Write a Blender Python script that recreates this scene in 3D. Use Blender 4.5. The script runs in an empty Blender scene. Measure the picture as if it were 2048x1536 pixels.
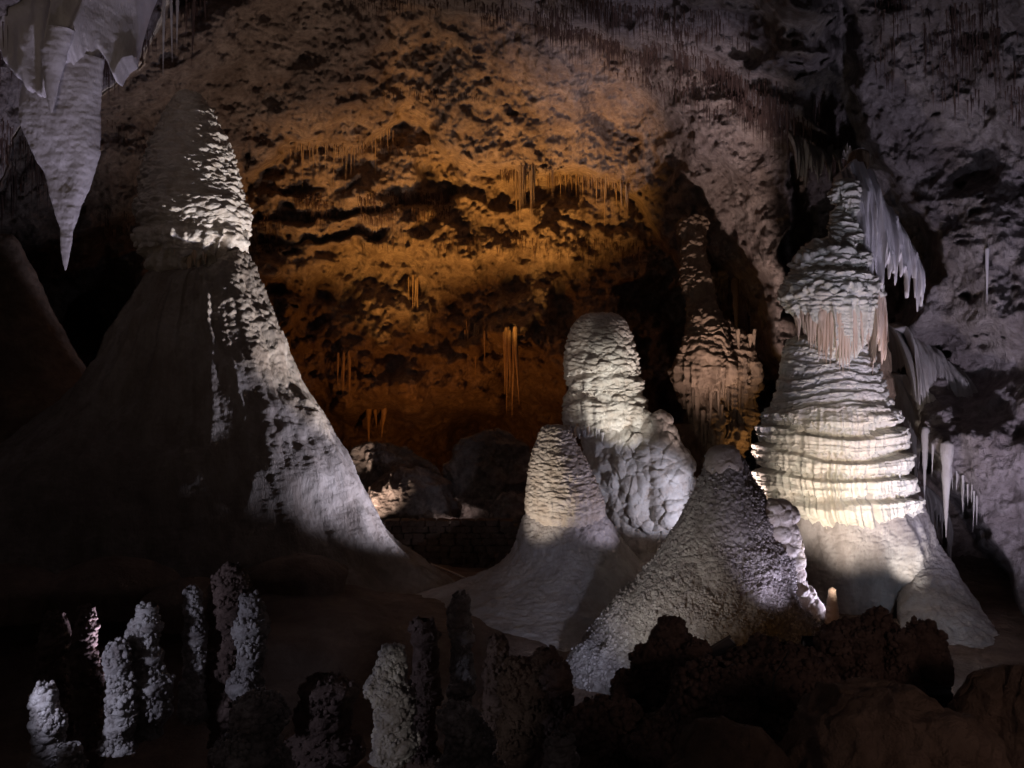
import bpy, math, random, time
import numpy as np
T0 = time.time()
random.seed(7)
rng = np.random.default_rng(11)
C = bpy.context.scene.collection
PI = math.pi
F = 1774.0            # focal length in photograph pixels
CZ = 6.0              # eye height above the cave floor

def PT(px, py, d):
    return np.array([(px - 1024.0) / F * d, d, CZ + (768.0 - py) / F * d])

# ------------------------------------------------------------------ camera, world, exposure
cam_d = bpy.data.cameras.new('camera')
cam = bpy.data.objects.new('camera', cam_d); C.objects.link(cam)
cam.location = (0, 0, CZ); cam.rotation_euler = (PI / 2, 0, 0)
cam_d.sensor_width = 36.0; cam_d.lens = 36.0 * F / 2048.0
cam_d.clip_start = 0.1; cam_d.clip_end = 400
bpy.context.scene.camera = cam
W = bpy.data.worlds.new('World'); bpy.context.scene.world = W; W.use_nodes = True
bg = W.node_tree.nodes['Background']
bg.inputs[0].default_value = (0.62, 0.50, 0.50, 1); bg.inputs[1].default_value = 0.035
vs = bpy.context.scene.view_settings
vs.view_transform = 'Standard'; vs.look = 'None'; vs.gamma = 1.0; vs.use_curve_mapping = False
vs.exposure = 0.0

# ------------------------------------------------------------------ lamps (the cave's own floodlights, plus two added fills)
FIX = []
def lamp(px, py, d, tx, ty, td, power, col, angle=60, blend=0.6, size=0.12, fixture=True):
    a = PT(px, py, d); b = PT(tx, ty, td)
    l = bpy.data.lights.new('flood_light', 'SPOT')
    l.energy = power; l.color = col; l.spot_size = math.radians(angle); l.spot_blend = blend
    l.shadow_soft_size = size
    o = bpy.data.objects.new('flood_light', l); C.objects.link(o)
    from mathutils import Vector
    v = Vector(b - a); o.location = a; o.rotation_euler = v.to_track_quat('-Z', 'Y').to_euler()
    if fixture: FIX.append((a, v.normalized(), px, py, d))
    return o
COOL = (0.74, 0.76, 1.0); LAV = (0.80, 0.74, 1.0); WHITE = (1.0, 0.93, 0.86); WARM = (1.0, 0.80, 0.60)
AMB = (1.0, 0.46, 0.10); PINK = (1.0, 0.78, 0.74); CREAM = (1.0, 0.85, 0.74)
LAMPS = [
    # left giant: from the right and a little behind, low
    (1010, 1133, 24.9, 452, 430, 25, 8000, WHITE, 34, .7),
    (1008, 1134, 24.6, 560, 770, 25, 3900, COOL, 66, 1),
    # amber floods deep in the hall
    (975, 885, 37.2, 1050, 340, 41, 20000, AMB, 66, 1),
    (790, 925, 37.4, 760, 400, 43, 7000, AMB, 60, 1),
    (860, 1000, 37.8, 860, 620, 46, 1100, (1, .32, .05), 120, .9),
    # pale light on the bulge right of the arch
    (1490, 1200, 22.6, 1425, 330, 33, 7000, PINK, 46, .9),
    (1500, 1215, 21, 1290, 90, 32, 4200, LAV, 34, .9),
    (720, 1130, 31, 700, 90, 36, 3300, (1, .74, .58), 80, .9),
    (190, 920, 34, 140, 330, 38, 1500, PINK, 80, 1),
    # the big terraced dome
    (1690, 1262, 13.8, 1690, 930, 24, 3800, CREAM, 27, 1),
    (1712, 1258, 20.3, 1716, 890, 22.8, 700, CREAM, 84, 1),
    (1640, 1262, 16.0, 1672, 665, 23, 420, WARM, 12, 1),
    (1846, 1190, 21.6, 1780, 960, 24, 160, WHITE, 80, .9),
    # crusted cone: lavender from its right, dull from the left
    (1760, 1250, 17.5, 1500, 1060, 18, 420, LAV, 60, .6),
    (1130, 1330, 14.0, 1300, 1180, 17.0, 300, WHITE, 56, .9),
    (1480, 1310, 13.5, 1500, 1240, 16.5, 20, AMB, 80, .8),
    (1612, 1274, 15.6, 1505, 1050, 17.8, 170, LAV, 56, .9),
    # domed stalagmite behind
    (1380, 1095, 22.5, 1208, 745, 29, 2400, (1, .96, .88), 25, .8),
    (1440, 1060, 25.2, 1270, 960, 28.5, 330, COOL, 60, .6),
    (1545, 1010, 29.0, 1480, 780, 31, 200, (1, .56, .2), 60, .8),
    # short stalagmite: warm from the left, cool from the right
    (925, 1215, 20, 1100, 930, 23, 700, (1, .86, .74), 44, .6),
    (1335, 1090, 21.5, 1180, 990, 23, 120, LAV, 70, .6),
    # skirt of the short stalagmite
    (1240, 1440, 12.6, 1120, 1260, 19, 520, COOL, 34, 1),
    # hanging blade upper left
    (330, 1490, 14.3, 150, 240, 16, 2500, LAV, 62, .8),
    # right wall
    (2060, 1250, 17, 1960, 700, 24, 2500, LAV, 90, .9),
    (1960, 1430, 15.5, 1915, 1180, 20, 260, (.62, .76, 1.0), 50, .9),
    (2300, 1400, 12, 1900, 120, 22, 900, COOL, 80, .9),
    # middle rocks
    (1012, 1085, 32.6, 840, 930, 35, 620, PINK, 80, 1),
    # coral columns in the foreground, raked from the left
    (-120, 1330, 10.0, 420, 1380, 12.5, 170, COOL, 70, .5),
    (620, 1560, 9.5, 860, 1400, 12.5, 45, WHITE, 50, .6),
]
# weak wide fill added behind the viewer, aimed high
hl = bpy.data.lights.new('fill_light', 'SPOT'); hl.energy = 900; hl.color = (1, .80, .62); hl.spot_size = math.radians(64); hl.spot_blend = 1; hl.shadow_soft_size = 1.5
ho = bpy.data.objects.new('fill_light', hl); C.objects.link(ho); ho.location = (-3, -3, 5.0); ho.rotation_euler = (math.radians(90 + 24), 0, math.radians(4))
for L in LAMPS: lamp(*L)

h2 = bpy.data.lights.new('fill_light', 'SPOT'); h2.energy = 260; h2.color = (1, .66, .55); h2.spot_size = math.radians(60); h2.spot_blend = 1; h2.shadow_soft_size = .6
g2 = bpy.data.objects.new('fill_light', h2); C.objects.link(g2); g2.location = (6, 1, 5.5); g2.rotation_euler = (math.radians(90 - 16), 0, math.radians(3))  # reddish fill added to lift the dark coral bank at the right
# ------------------------------------------------------------------ noise
def _h(ix, iy, iz, seed):
    h = (ix.astype(np.uint32) * np.uint32(374761393) + iy.astype(np.uint32) * np.uint32(668265263)
         + iz.astype(np.uint32) * np.uint32(2147483647) + np.uint32((seed * 1274126177) & 0xffffffff))
    h = (h ^ (h >> np.uint32(13))) * np.uint32(1274126177)
    h = (h ^ (h >> np.uint32(16))) * np.uint32(2246822519)
    return h ^ (h >> np.uint32(15))
def _f(h): return (h & np.uint32(0xffffff)).astype(np.float32) / np.float32(0xffffff)
def vn(p, seed=0):
    i = np.floor(p).astype(np.int32); f = (p - i).astype(np.float32)
    u = f * f * f * (f * (f * 6 - 15) + 10)
    x, y, z = i[..., 0], i[..., 1], i[..., 2]
    r = 0
    for a in (0, 1):
        wa = u[..., 0] if a else 1 - u[..., 0]
        for b in (0, 1):
            wb = u[..., 1] if b else 1 - u[..., 1]
            for c in (0, 1):
                wc = u[..., 2] if c else 1 - u[..., 2]
                r = r + _f(_h(x + a, y + b, z + c, seed)) * wa * wb * wc
    return r * 2 - 1
def fbm(p, o=4, seed=0, g=0.5):
    r = 0; a = 1.0; t = 0
    for k in range(o):
        r = r + a * vn(p, seed + k * 17); t += a; a *= g; p = p * 2.03 + 11.3
    return r / t
def ridged(p, o=4, seed=0):
    r = 0; a = 1.0; t = 0
    for k in range(o):
        r = r + a * (1 - 2 * np.abs(vn(p, seed + k * 17))); t += a; a *= 0.5; p = p * 2.07 + 5.7
    return r / t
def worley(p, seed=0):
    """distance to the nearest feature point and offset of that point"""
    i = np.floor(p).astype(np.int32); f = (p - i).astype(np.float32)
    best = np.full(p.shape[:-1], 9.0, np.float32); bz = np.zeros_like(best); bid = np.zeros_like(best)
    for a in (-1, 0, 1):
        for b in (-1, 0, 1):
            for c in (-1, 0, 1):
                h = _h(i[..., 0] + a, i[..., 1] + b, i[..., 2] + c, seed)
                ox = (h & np.uint32(1023)).astype(np.float32) / 1023 + a - f[..., 0]
                oy = ((h >> np.uint32(10)) & np.uint32(1023)).astype(np.float32) / 1023 + b - f[..., 1]
                oz = ((h >> np.uint32(20)) & np.uint32(1023)).astype(np.float32) / 1023 + c - f[..., 2]
                d = ox * ox + oy * oy + oz * oz
                m = d < best
                best = np.where(m, d, best); bz = np.where(m, oz, bz); bid = np.where(m, _f(h * np.uint32(2654435761)), bid)
    return np.sqrt(best), bz, bid
def sst(a, b, x):
    t = np.clip((x - a) / (b - a), 0, 1); return t * t * (3 - 2 * t)
def A(*s): return np.array(s, np.float32)
def pchip(x, xp, yp):
    xp = np.asarray(xp, float); yp = np.asarray(yp, float)
    h = np.diff(xp); dl = np.diff(yp) / h
    m = np.zeros_like(yp)
    for k in range(1, len(yp) - 1):
        if dl[k - 1] * dl[k] > 0:
            w1 = 2 * h[k] + h[k - 1]; w2 = h[k] + 2 * h[k - 1]
            m[k] = (w1 + w2) / (w1 / dl[k - 1] + w2 / dl[k])
    m[0] = dl[0]; m[-1] = dl[-1]
    x = np.clip(x, xp[0], xp[-1])
    k = np.clip(np.searchsorted(xp, x) - 1, 0, len(xp) - 2)
    t = (x - xp[k]) / h[k]
    return ((2 * t**3 - 3 * t**2 + 1) * yp[k] + (t**3 - 2 * t**2 + t) * h[k] * m[k]
            + (-2 * t**3 + 3 * t**2) * yp[k + 1] + (t**3 - t**2) * h[k] * m[k + 1])

# ------------------------------------------------------------------ objects
def mesh(name, V, Fc, mat, parent=None, loc=(0, 0, 0), smooth=True):
    V = np.asarray(V, np.float32) - np.asarray(loc, np.float32)
    Fc = np.asarray(Fc, np.int32); k = Fc.shape[1]
    me = bpy.data.meshes.new(name)
    me.vertices.add(len(V)); me.vertices.foreach_set('co', V.ravel())
    me.loops.add(Fc.size); me.loops.foreach_set('vertex_index', Fc.ravel())
    me.polygons.add(len(Fc)); me.polygons.foreach_set('loop_start', np.arange(0, Fc.size, k, dtype=np.int32))
    me.polygons.foreach_set('loop_total', np.full(len(Fc), k, np.int32))
    me.polygons.foreach_set('use_smooth', np.full(len(Fc), smooth, bool))
    me.update(calc_edges=True); me.materials.append(mat)
    o = bpy.data.objects.new(name, me); C.objects.link(o)
    if parent is not None: o.parent = parent
    else: o.location = [float(c) for c in loc]
    return o
def tag(o, label=None, cat=None, group=None, kind=None):
    if label: o['label'] = label
    if cat: o['category'] = cat
    if group: o['group'] = group
    if kind: o['kind'] = kind
    return o
def thing(name, label, cat, loc, group=None):
    o = bpy.data.objects.new(name, None); C.objects.link(o); o.empty_display_size = .3
    o.location = [float(c) for c in loc]
    return tag(o, label, cat, group)
def gridfaces(nr, nc, wrap=False):
    r = np.arange(nr - 1)[:, None]; c = np.arange(nc if wrap else nc - 1)[None, :]
    c2 = (c + 1) % nc
    return np.stack([r * nc + c, (r + 1) * nc + c, (r + 1) * nc + c2, r * nc + c2], -1).reshape(-1, 4)
def normals(P, wrap):
    if wrap:
        du = np.roll(P, -1, 1) - np.roll(P, 1, 1)
    else:
        du = np.gradient(P, axis=1)
    dv = np.gradient(P, axis=0)
    n = np.cross(dv, du); l = np.linalg.norm(n, axis=-1, keepdims=True)
    return n / np.maximum(l, 1e-9)

# ------------------------------------------------------------------ materials
def rock(name, c1, c2, c3=None, scale=1.0, bump=0.5, rough=0.75, fine=9.0, spec=0.25, vstretch=1.0, pits=0.0):
    m = bpy.data.materials.new(name); m.use_nodes = True
    nt = m.node_tree; N = nt.nodes; Lk = nt.links
    b = N['Principled BSDF']; b.inputs['Roughness'].default_value = rough
    b.inputs['Specular IOR Level'].default_value = spec
    geo = N.new('ShaderNodeNewGeometry')
    mp = N.new('ShaderNodeMapping'); mp.inputs['Scale'].default_value = (1, 1, vstretch)
    Lk.new(geo.outputs['Position'], mp.inputs[0])
    def noise(s, det=6, rg=.6, dist=0.0):
        n = N.new('ShaderNodeTexNoise'); n.inputs['Scale'].default_value = s; n.inputs['Detail'].default_value = det
        n.inputs['Roughness'].default_value = rg; n.inputs['Distortion'].default_value = dist
        Lk.new(mp.outputs[0], n.inputs['Vector']); return n
    n1 = noise(.45 * scale, 8, .65, .6); n2 = noise(2.6 * scale, 8, .7, .2)
    r1 = N.new('ShaderNodeValToRGB'); r1.color_ramp.elements[0].position = .38; r1.color_ramp.elements[1].position = .62
    r1.color_ramp.elements[0].color = (*c1, 1); r1.color_ramp.elements[1].color = (*c2, 1)
    Lk.new(n1.outputs[0], r1.inputs[0])
    r2 = N.new('ShaderNodeValToRGB'); r2.color_ramp.elements[0].position = .42; r2.color_ramp.elements[1].position = .6
    r2.color_ramp.elements[0].color = (0, 0, 0, 1); r2.color_ramp.elements[1].color = (1, 1, 1, 1)
    Lk.new(n2.outputs[0], r2.inputs[0])
    mx = N.new('ShaderNodeMix'); mx.data_type = 'RGBA'
    Lk.new(r2.outputs[0], mx.inputs[0]); Lk.new(r1.outputs[0], mx.inputs[6])
    c3 = c3 or tuple(x * .6 for x in c1)
    mx.inputs[6].default_value = (*c1, 1); mx.inputs[7].default_value = (*c3, 1)
    # use c3 as sparse stain
    mul = N.new('ShaderNodeMath'); mul.operation = 'MULTIPLY'; mul.inputs[1].default_value = .55
    Lk.new(r2.outputs[0], mul.inputs[0]); Lk.new(mul.outputs[0], mx.inputs[0])
    Lk.new(mx.outputs[2], b.inputs['Base Color'])
    # fine relief
    n3 = noise(fine, 9, .65); n4 = noise(fine * 4.5, 5, .7)
    ad = N.new('ShaderNodeMath'); ad.operation = 'MULTIPLY_ADD'; ad.inputs[1].default_value = .35
    Lk.new(n4.outputs[0], ad.inputs[0]); Lk.new(n3.outputs[0], ad.inputs[2])
    h = ad.outputs[0]
    if pits > 0:
        vo = N.new('ShaderNodeTexVoronoi'); vo.inputs['Scale'].default_value = fine * .9
        Lk.new(mp.outputs[0], vo.inputs['Vector'])
        a2 = N.new('ShaderNodeMath'); a2.operation = 'MULTIPLY_ADD'; a2.inputs[1].default_value = -pits
        Lk.new(vo.outputs['Distance'], a2.inputs[0]); Lk.new(h, a2.inputs[2]); h = a2.outputs[0]
    bp = N.new('ShaderNodeBump'); bp.inputs['Strength'].default_value = bump; bp.inputs['Distance'].default_value = 1.0 / fine
    Lk.new(h, bp.inputs['Height']); Lk.new(bp.outputs[0], b.inputs['Normal'])
    rr = N.new('ShaderNodeMapRange'); rr.inputs[3].default_value = rough - .12; rr.inputs[4].default_value = min(1, rough + .12)
    Lk.new(n2.outputs[0], rr.inputs[0]); Lk.new(rr.outputs[0], b.inputs['Roughness'])
    return m
M = {}
M['wall'] = rock('cave_limestone', (.22, .17, .145), (.38, .31, .27), (.13, .09, .075), 1.3, 1.0, .85, 5.5, .12, .8, .3)
M['ceil'] = rock('ceiling_limestone', (.17, .14, .135), (.33, .29, .28), (.10, .08, .075), 1.3, 1.0, .85, 6, .12, .8, .3)
M['calcite'] = rock('pale_calcite', (.50, .46, .42), (.66, .62, .57), (.40, .32, .26), 1.2, .55, .6, 14, .3)
M['giant'] = rock('buff_calcite', (.44, .39, .34), (.62, .56, .50), (.34, .26, .19), 1.0, .6, .62, 13, .3)
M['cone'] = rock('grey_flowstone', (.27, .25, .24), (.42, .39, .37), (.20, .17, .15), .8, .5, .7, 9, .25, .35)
M['terrace'] = rock('cream_flowstone', (.52, .47, .39), (.68, .64, .56), (.42, .44, .38), .9, .55, .6, 15, .3)
M['drape'] = rock('apricot_drapery', (.56, .42, .32), (.68, .56, .46), (.45, .28, .18), 1.0, .4, .5, 12, .35, .15)
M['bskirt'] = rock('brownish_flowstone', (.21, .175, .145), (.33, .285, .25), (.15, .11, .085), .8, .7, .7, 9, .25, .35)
M['crust'] = rock('crusted_grey_rock', (.24, .22, .21), (.46, .43, .41), (.12, .09, .08), 1.6, 1.0, .7, 10, .35, 1, .8)
M['coral'] = rock('grey_cave_coral', (.22, .20, .20), (.50, .47, .46), (.12, .09, .08), 2.5, .8, .65, 22, .4)
M['dcoral'] = rock('brown_cave_coral', (.13, .085, .072), (.22, .155, .135), (.07, .045, .038), 2.5, .9, .75, 20, .3)
M['floor'] = rock('brown_cave_floor', (.14, .10, .08), (.26, .19, .15), (.09, .06, .045), .6, .7, .8, 5, .2)
M['boulder'] = rock('pale_breakdown_rock', (.24, .20, .18), (.40, .35, .32), (.12, .09, .08), 1.3, .9, .85, 5, .15, 1, .5)
M['straw'] = rock('unlit_straw_calcite', (.075, .045, .038), (.15, .095, .078), None, 2, .3, .6, 12, .3)  # dark red brown stands for the unlit side of the straws
M['ostraw'] = rock('ochre_straw_calcite', (.38, .27, .17), (.50, .38, .26), None, 2, .3, .6, 12, .3)
M['blade'] = rock('white_ribbed_calcite', (.50, .47, .48), (.58, .55, .56), (.44, .40, .41), 1.0, .35, .6, 11, .3, .45)
M['column'] = rock('tan_column_calcite', (.17, .115, .075), (.27, .19, .125), (.09, .058, .038), 1.0, .7, .65, 9, .3, .4)
def plain(name, col, rough=.5, metal=0.0):
    m = bpy.data.materials.new(name); m.use_nodes = True; b = m.node_tree.nodes['Principled BSDF']
    b.inputs['Roughness'].default_value = rough; b.inputs['Metallic'].default_value = metal
    n = m.node_tree.nodes.new('ShaderNodeTexNoise'); n.inputs['Scale'].default_value = 25
    r = m.node_tree.nodes.new('ShaderNodeValToRGB')
    r.color_ramp.elements[0].color = (*[c * .75 for c in col], 1); r.color_ramp.elements[1].color = (*col, 1)
    m.node_tree.links.new(n.outputs[0], r.inputs[0]); m.node_tree.links.new(r.outputs[0], b.inputs['Base Color'])
    return m
M['black'] = plain('black_painted_metal', (.02, .02, .022), .45)
M['grey'] = plain('dusty_grey_metal', (.12, .11, .11), .5)
M['rail'] = plain('brushed_steel', (.5, .48, .46), .35, .9)
M['glass'] = plain('dark_lamp_glass', (.05, .05, .06), .1)

# ------------------------------------------------------------------ the cavern shell
def fb2(px, py, s, seed, o=4):
    return fbm(np.stack([px / s, py / s, np.zeros_like(px) + seed * 3.7], -1).astype(np.float32), o, seed)
def shell_depth(px, py, detail=True):
    px = np.asarray(px, np.float32); py = np.asarray(py, np.float32)
    x = px + 34 * fb2(px, py, 130, 1) + 15 * fb2(px, py, 34, 2, 4)
    y = py + 26 * fb2(px, py, 130, 3) + 15 * fb2(px, py, 34, 4, 4)
    rim = pchip(x, [-900, 0, 250, 480, 570, 690, 750, 800, 850, 905, 960, 1040, 1160, 1240, 1330, 1390, 1470, 1530, 1640, 3000],
                   [620, 560, 500, 350, 300, 300, 270, 225, 245, 310, 340, 350, 350, 370, 470, 570, 640, 760, 1400, 1500])
    # middle wall, leaning towards the eye as it rises
    d_mid = 40 - np.clip(rim - y, -60, 330) * .020 - np.clip(x - 1250, 0, 450) * .008
    d_mid = np.clip(d_mid, 28.5, 46) + 1.6 * fb2(px, py, 260, 5, 2)
    # far wall beyond the arch
    saw = ((y + 46 * fb2(px, py, 210, 6, 4) + .05 * (x - 700) - 372) / 58.0) % 1.0
    sm = sst(-.25, .35, fb2(px, py, 120, 16, 3)) * (1 - .6 * sst(950, 1150, x))
    d_far = 43.2 + 1.7 * sm * (saw * (1 - sst(.82, 1, saw))) * sst(350, 380, y) * (1 - sst(490, 540, y))
    d_far = d_far + 2.6 * sst(470, 600, y) * sst(480, 640, x) + 1.8 * fb2(px, py, 150, 14, 3) * sst(500, 600, y)
    d_far = d_far - 2.2 * np.clip(fb2(px, py, 75, 17, 4), -.2, 1) * sst(480, 580, y) + 6 * sst(760, 900, y) + 5 * np.exp(-((x - 950) / 90)**2 - ((y - 850) / 60)**2)
    d_far = d_far + 2.0 * fb2(px, py, 80, 7, 5)
    d_far = d_far + 8 * np.exp(-((x - 200) / 70)**2 - ((y - 640) / 120)**2)
    t = sst(-14, 20, y - rim) * (1 - sst(1560, 1700, x))
    t = np.where(x < 480, sst(-80, 80, y - rim), t)
    d = d_mid * (1 - t) + d_far * t
    # near ceiling and right wall
    ry = pchip(x, [-900, 300, 700, 960, 1200, 1400, 1500, 1600, 1740, 1800, 3000],
                  [-200, -80, -10, 25, 75, 140, 205, 290, 330, 420, 500])
    up = np.clip(ry - y, 0, 2000)
    pk = np.maximum(np.abs(x - 1645) / 58, np.abs(y - 470) / 150)
    d = d + 5.5 * sst(1.12, .9, pk)  # pocket shaped into the wall to stand for the dome's shadow
    d_ce = np.clip(31.0 - up * .030 - np.clip(x - 1500, 0, 2000) * .008, 9, 60)
    d_ce = d_ce - 1.5 * ridged(np.stack([(x * .8 + y * 1.4) / 260, (y - x * .45) / 110, 0 * x], -1).astype(np.float32), 2, 31)
    tc = sst(-6, 34, ry - y) * (1 - sst(1600, 1740, x))
    xr = pchip(y, [-900, 280, 330, 500, 640, 700, 900, 1100, 1250, 1600], [1650, 1700, 1730, 1850, 1800, 1790, 1840, 1960, 2040, 2150])
    tr = sst(-10, 40, x - xr)
    d_ri = 27 - np.clip(x - 1720, 0, 2000) * .012 - np.clip(300 - y, 0, 2000) * .010
    d_ri = d_ri + 1.3 * sst(640, 690, y + 15 * fb2(px, py, 80, 9, 3)) * (1 - sst(700, 840, y)) - .8 * sst(820, 900, y)
    d_ri = np.clip(d_ri, 9, 60) + 1.2 * fb2(px, py, 170, 8, 3)
    d = d * (1 - tc) + np.minimum(d, d_ce) * tc
    d = d * (1 - tr) + np.minimum(d, d_ri) * tr
    # near ceiling in the upper left corner
    yl = pchip(x, [-900, -100, 0, 60, 150, 270, 330, 420, 700], [600, 430, 360, 250, 235, 130, 40, -60, -300])
    tl = sst(-10, 26, yl - y)
    d_l = np.clip(19 - np.clip(yl - y, 0, 2000) * .010, 8, 40) + .6 * fb2(px, py, 90, 12, 3)
    d = d * (1 - tl) + np.minimum(d, d_l) * tl
    if detail:
        P = np.stack([(px - 1024) / F * d, d, (768 - py) / F * d], -1).astype(np.float32)
        k = sst(18, 40, d)
        Q = P + .8 * np.stack([vn(P / 2.3, 51), vn(P / 2.3, 52), vn(P / 2.3, 53)], -1)
        r1 = ridged(Q * A(1, 1, 1.5) / 3.1, 4, 61)
        w, bz, _ = worley((Q + .5 * fbm(P / .9, 2, 91)[..., None]) * A(1, 1, 1.5) / 1.5, 64)
        f1 = fbm(P * A(1, 1, 1.3) / .9, 6, 71, .70)
        pit = sst(.2, .5, vn(P / 1.9, 81))
        d = d - (.45 + .25 * k) * r1 + (.14 + .05 * k) * (w - .5) * (.6 + .8 * bz) - .30 * f1 * (.7 + k) - .16 * ridged(P * A(1, 1, .8) / .45, 3, 66) * (.4 + pit) * (.6 + .6 * k)
        d = d - .28 * ridged(np.stack([P[..., 0] / 1.1, P[..., 1] / 3, P[..., 2] / 6 + P[..., 0] / 9], -1), 3, 95) * sst(-.3, .3, vn(P / 6, 96))
        hole = np.clip(fbm(P * A(1, 1, 1.7) / .8, 3, 83) - .40, 0, 1)
        d = d + hole * 3.0 * sst(-.2, .4, vn(P / 5, 84))
    return d
def axis_samples(lo, a, b, hi, step, n):
    g = np.linspace(0, 1, n + 1) ** 1.6
    return np.concatenate([(a - (a - lo) * g[::-1])[:-1], np.arange(a, b, step), b + (hi - b) * g])
us = axis_samples(-1300, -30, 2078, 3300, 2.8, 50)
vv = axis_samples(-1500, -30, 1260, 1700, 2.8, 40)
U, Vv = np.meshgrid(us, vv)
Ds = np.concatenate([shell_depth(U[i:i + 100], Vv[i:i + 100]) for i in range(0, len(vv), 100)], 0)
SP = np.stack([(U - 1024) / F * Ds, Ds, CZ + (768 - Vv) / F * Ds], -1)
Fs = gridfaces(*U.shape)
uc, vc = U[:-1, :-1].ravel(), Vv[:-1, :-1].ravel()
ryc = np.interp(uc, [-1300, 300, 700, 960, 1200, 1400, 1500, 1600, 1740, 1800, 3300], [-200, -80, -10, 25, 75, 140, 205, 290, 330, 300, 100])
xrc = np.interp(vc, [-900, 280, 330, 500, 640, 700, 900, 1100, 1250, 1600], [1650, 1700, 1730, 1850, 1800, 1790, 1840, 1960, 2040, 2150])
ylc = np.interp(uc, [-1300, -100, 0, 60, 150, 270, 330, 420, 700], [600, 430, 360, 250, 235, 130, 40, -60, -900])
ceil = (vc < ryc) | (vc < ylc)
right = (~ceil) & (uc > xrc)
def shell_part(name, mask, mat):
    f = Fs[mask]; ids, inv = np.unique(f, return_inverse=True)
    o = mesh(name, SP.reshape(-1, 3)[ids], inv.reshape(-1, 4)[:, ::-1], mat); tag(o, kind='structure'); return o
shell_part('cave_ceiling', ceil, M['ceil'])
shell_part('cave_side_wall', right, M['ceil'])
shell_part('cave_back_wall', ~(ceil | right), M['wall'])
print('shell', time.time() - T0)

# ------------------------------------------------------------------ cave floor
gx = np.concatenate([np.linspace(-60, -16, 30)[:-1], np.linspace(-16, 18, 300), np.linspace(18, 60, 30)[1:]])
gy = np.concatenate([np.linspace(-12, 12, 30)[:-1], np.linspace(12, 32, 220), np.linspace(32, 75, 60)[1:]])
X, Y = np.meshgrid(gx, gy)
def floor_z(X, Y):
    P = np.stack([X, Y, 0 * X], -1).astype(np.float32)
    z = .35 * fbm(P / 5, 3, 201) + .12 * fbm(P / 1.2, 4, 205)
    z = z + .9 * np.exp(-((X + 9) / 9)**2 - ((Y - 22) / 5)**2)
    w, _, _ = worley(P * A(.35, .7, 1) , 210)
    z = z + .28 * sst(.75, .35, w) * sst(-1, -5, X) * sst(16, 18, Y)
    z = z - .6 * sst(20, 16, Y) * sst(2, -1, X)
    z = z + 1.2 * sst(27, 34, Y) * sst(-1, 5, X)
    z = z - 1.6 * sst(28, 36, Y) * sst(2, -1, X) * sst(-9, -4, X)
    return z
FZ = floor_z(X, Y)
tag(mesh('cave_floor', np.stack([X, Y, FZ], -1).reshape(-1, 3), gridfaces(*X.shape)[:, ::-1], M['floor']), kind='structure')

# ------------------------------------------------------------------ relief functions
def scales(P, size, amp, seed=0, vs=1.7, droop=.9):
    Q = P / size * A(1, 1, vs)
    Q = Q + .35 * np.stack([vn(Q * .6, seed + 1), vn(Q * .6, seed + 2), vn(Q * .6, seed + 3)], -1)
    w, bz, bid = worley(Q, seed)
    return amp * np.clip(1.0 - w, 0, 1) * (.75 - droop * bz) * (.6 + .8 * bid)
def lumps(P, size, amp, seed=0):
    w, _, bid = worley(P / size, seed); return amp * np.sqrt(np.clip(1 - w * w, 0, 1)) * (.6 + .8 * bid)
def terrace(P, S, period, amp, seed=0, teeth=.10, tfreq=9.0, wav=.6):
    """overlapping sills: bulges out under each recess and ends below in a toothed lip"""
    z = P[..., 2]
    sc = np.stack([S, z * .3, 0 * z], -1).astype(np.float32)
    ph = -z / period + wav * fbm(np.stack([S * .45, z * .7, 0 * z], -1).astype(np.float32), 3, seed)
    tt = vn(np.stack([S * tfreq, z * .8, 0 * z], -1).astype(np.float32), seed + 5) + .6 * vn(np.stack([S * tfreq * 2.2, z, 0 * z], -1).astype(np.float32), seed + 6)
    p = ph % 1.0
    e = 1 - teeth * (1.0 + .8 * tt)
    k = 1 - sst(e - .05, e, p)
    h = sst(.0, .22, p) * (1 - .42 * p) * k
    return amp * h * (.8 + .5 * fbm(sc * .8, 2, seed + 9)) + amp * .10 * tt * sst(.3, .7, p) * k
def flutes(P, S, freq, amp, seed=0):
    z = P[..., 2]
    w = S + .05 * vn(np.stack([S, z * 1.2, 0 * z], -1).astype(np.float32), seed + 3)
    n = vn(np.stack([w * freq, z * .35, 0 * z], -1).astype(np.float32), seed)
    n2 = vn(np.stack([w * freq * 2.3, z * .6, 0 * z], -1).astype(np.float32), seed + 1)
    return amp * (1 - 2 * np.abs(n)) + amp * .4 * n2

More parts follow.
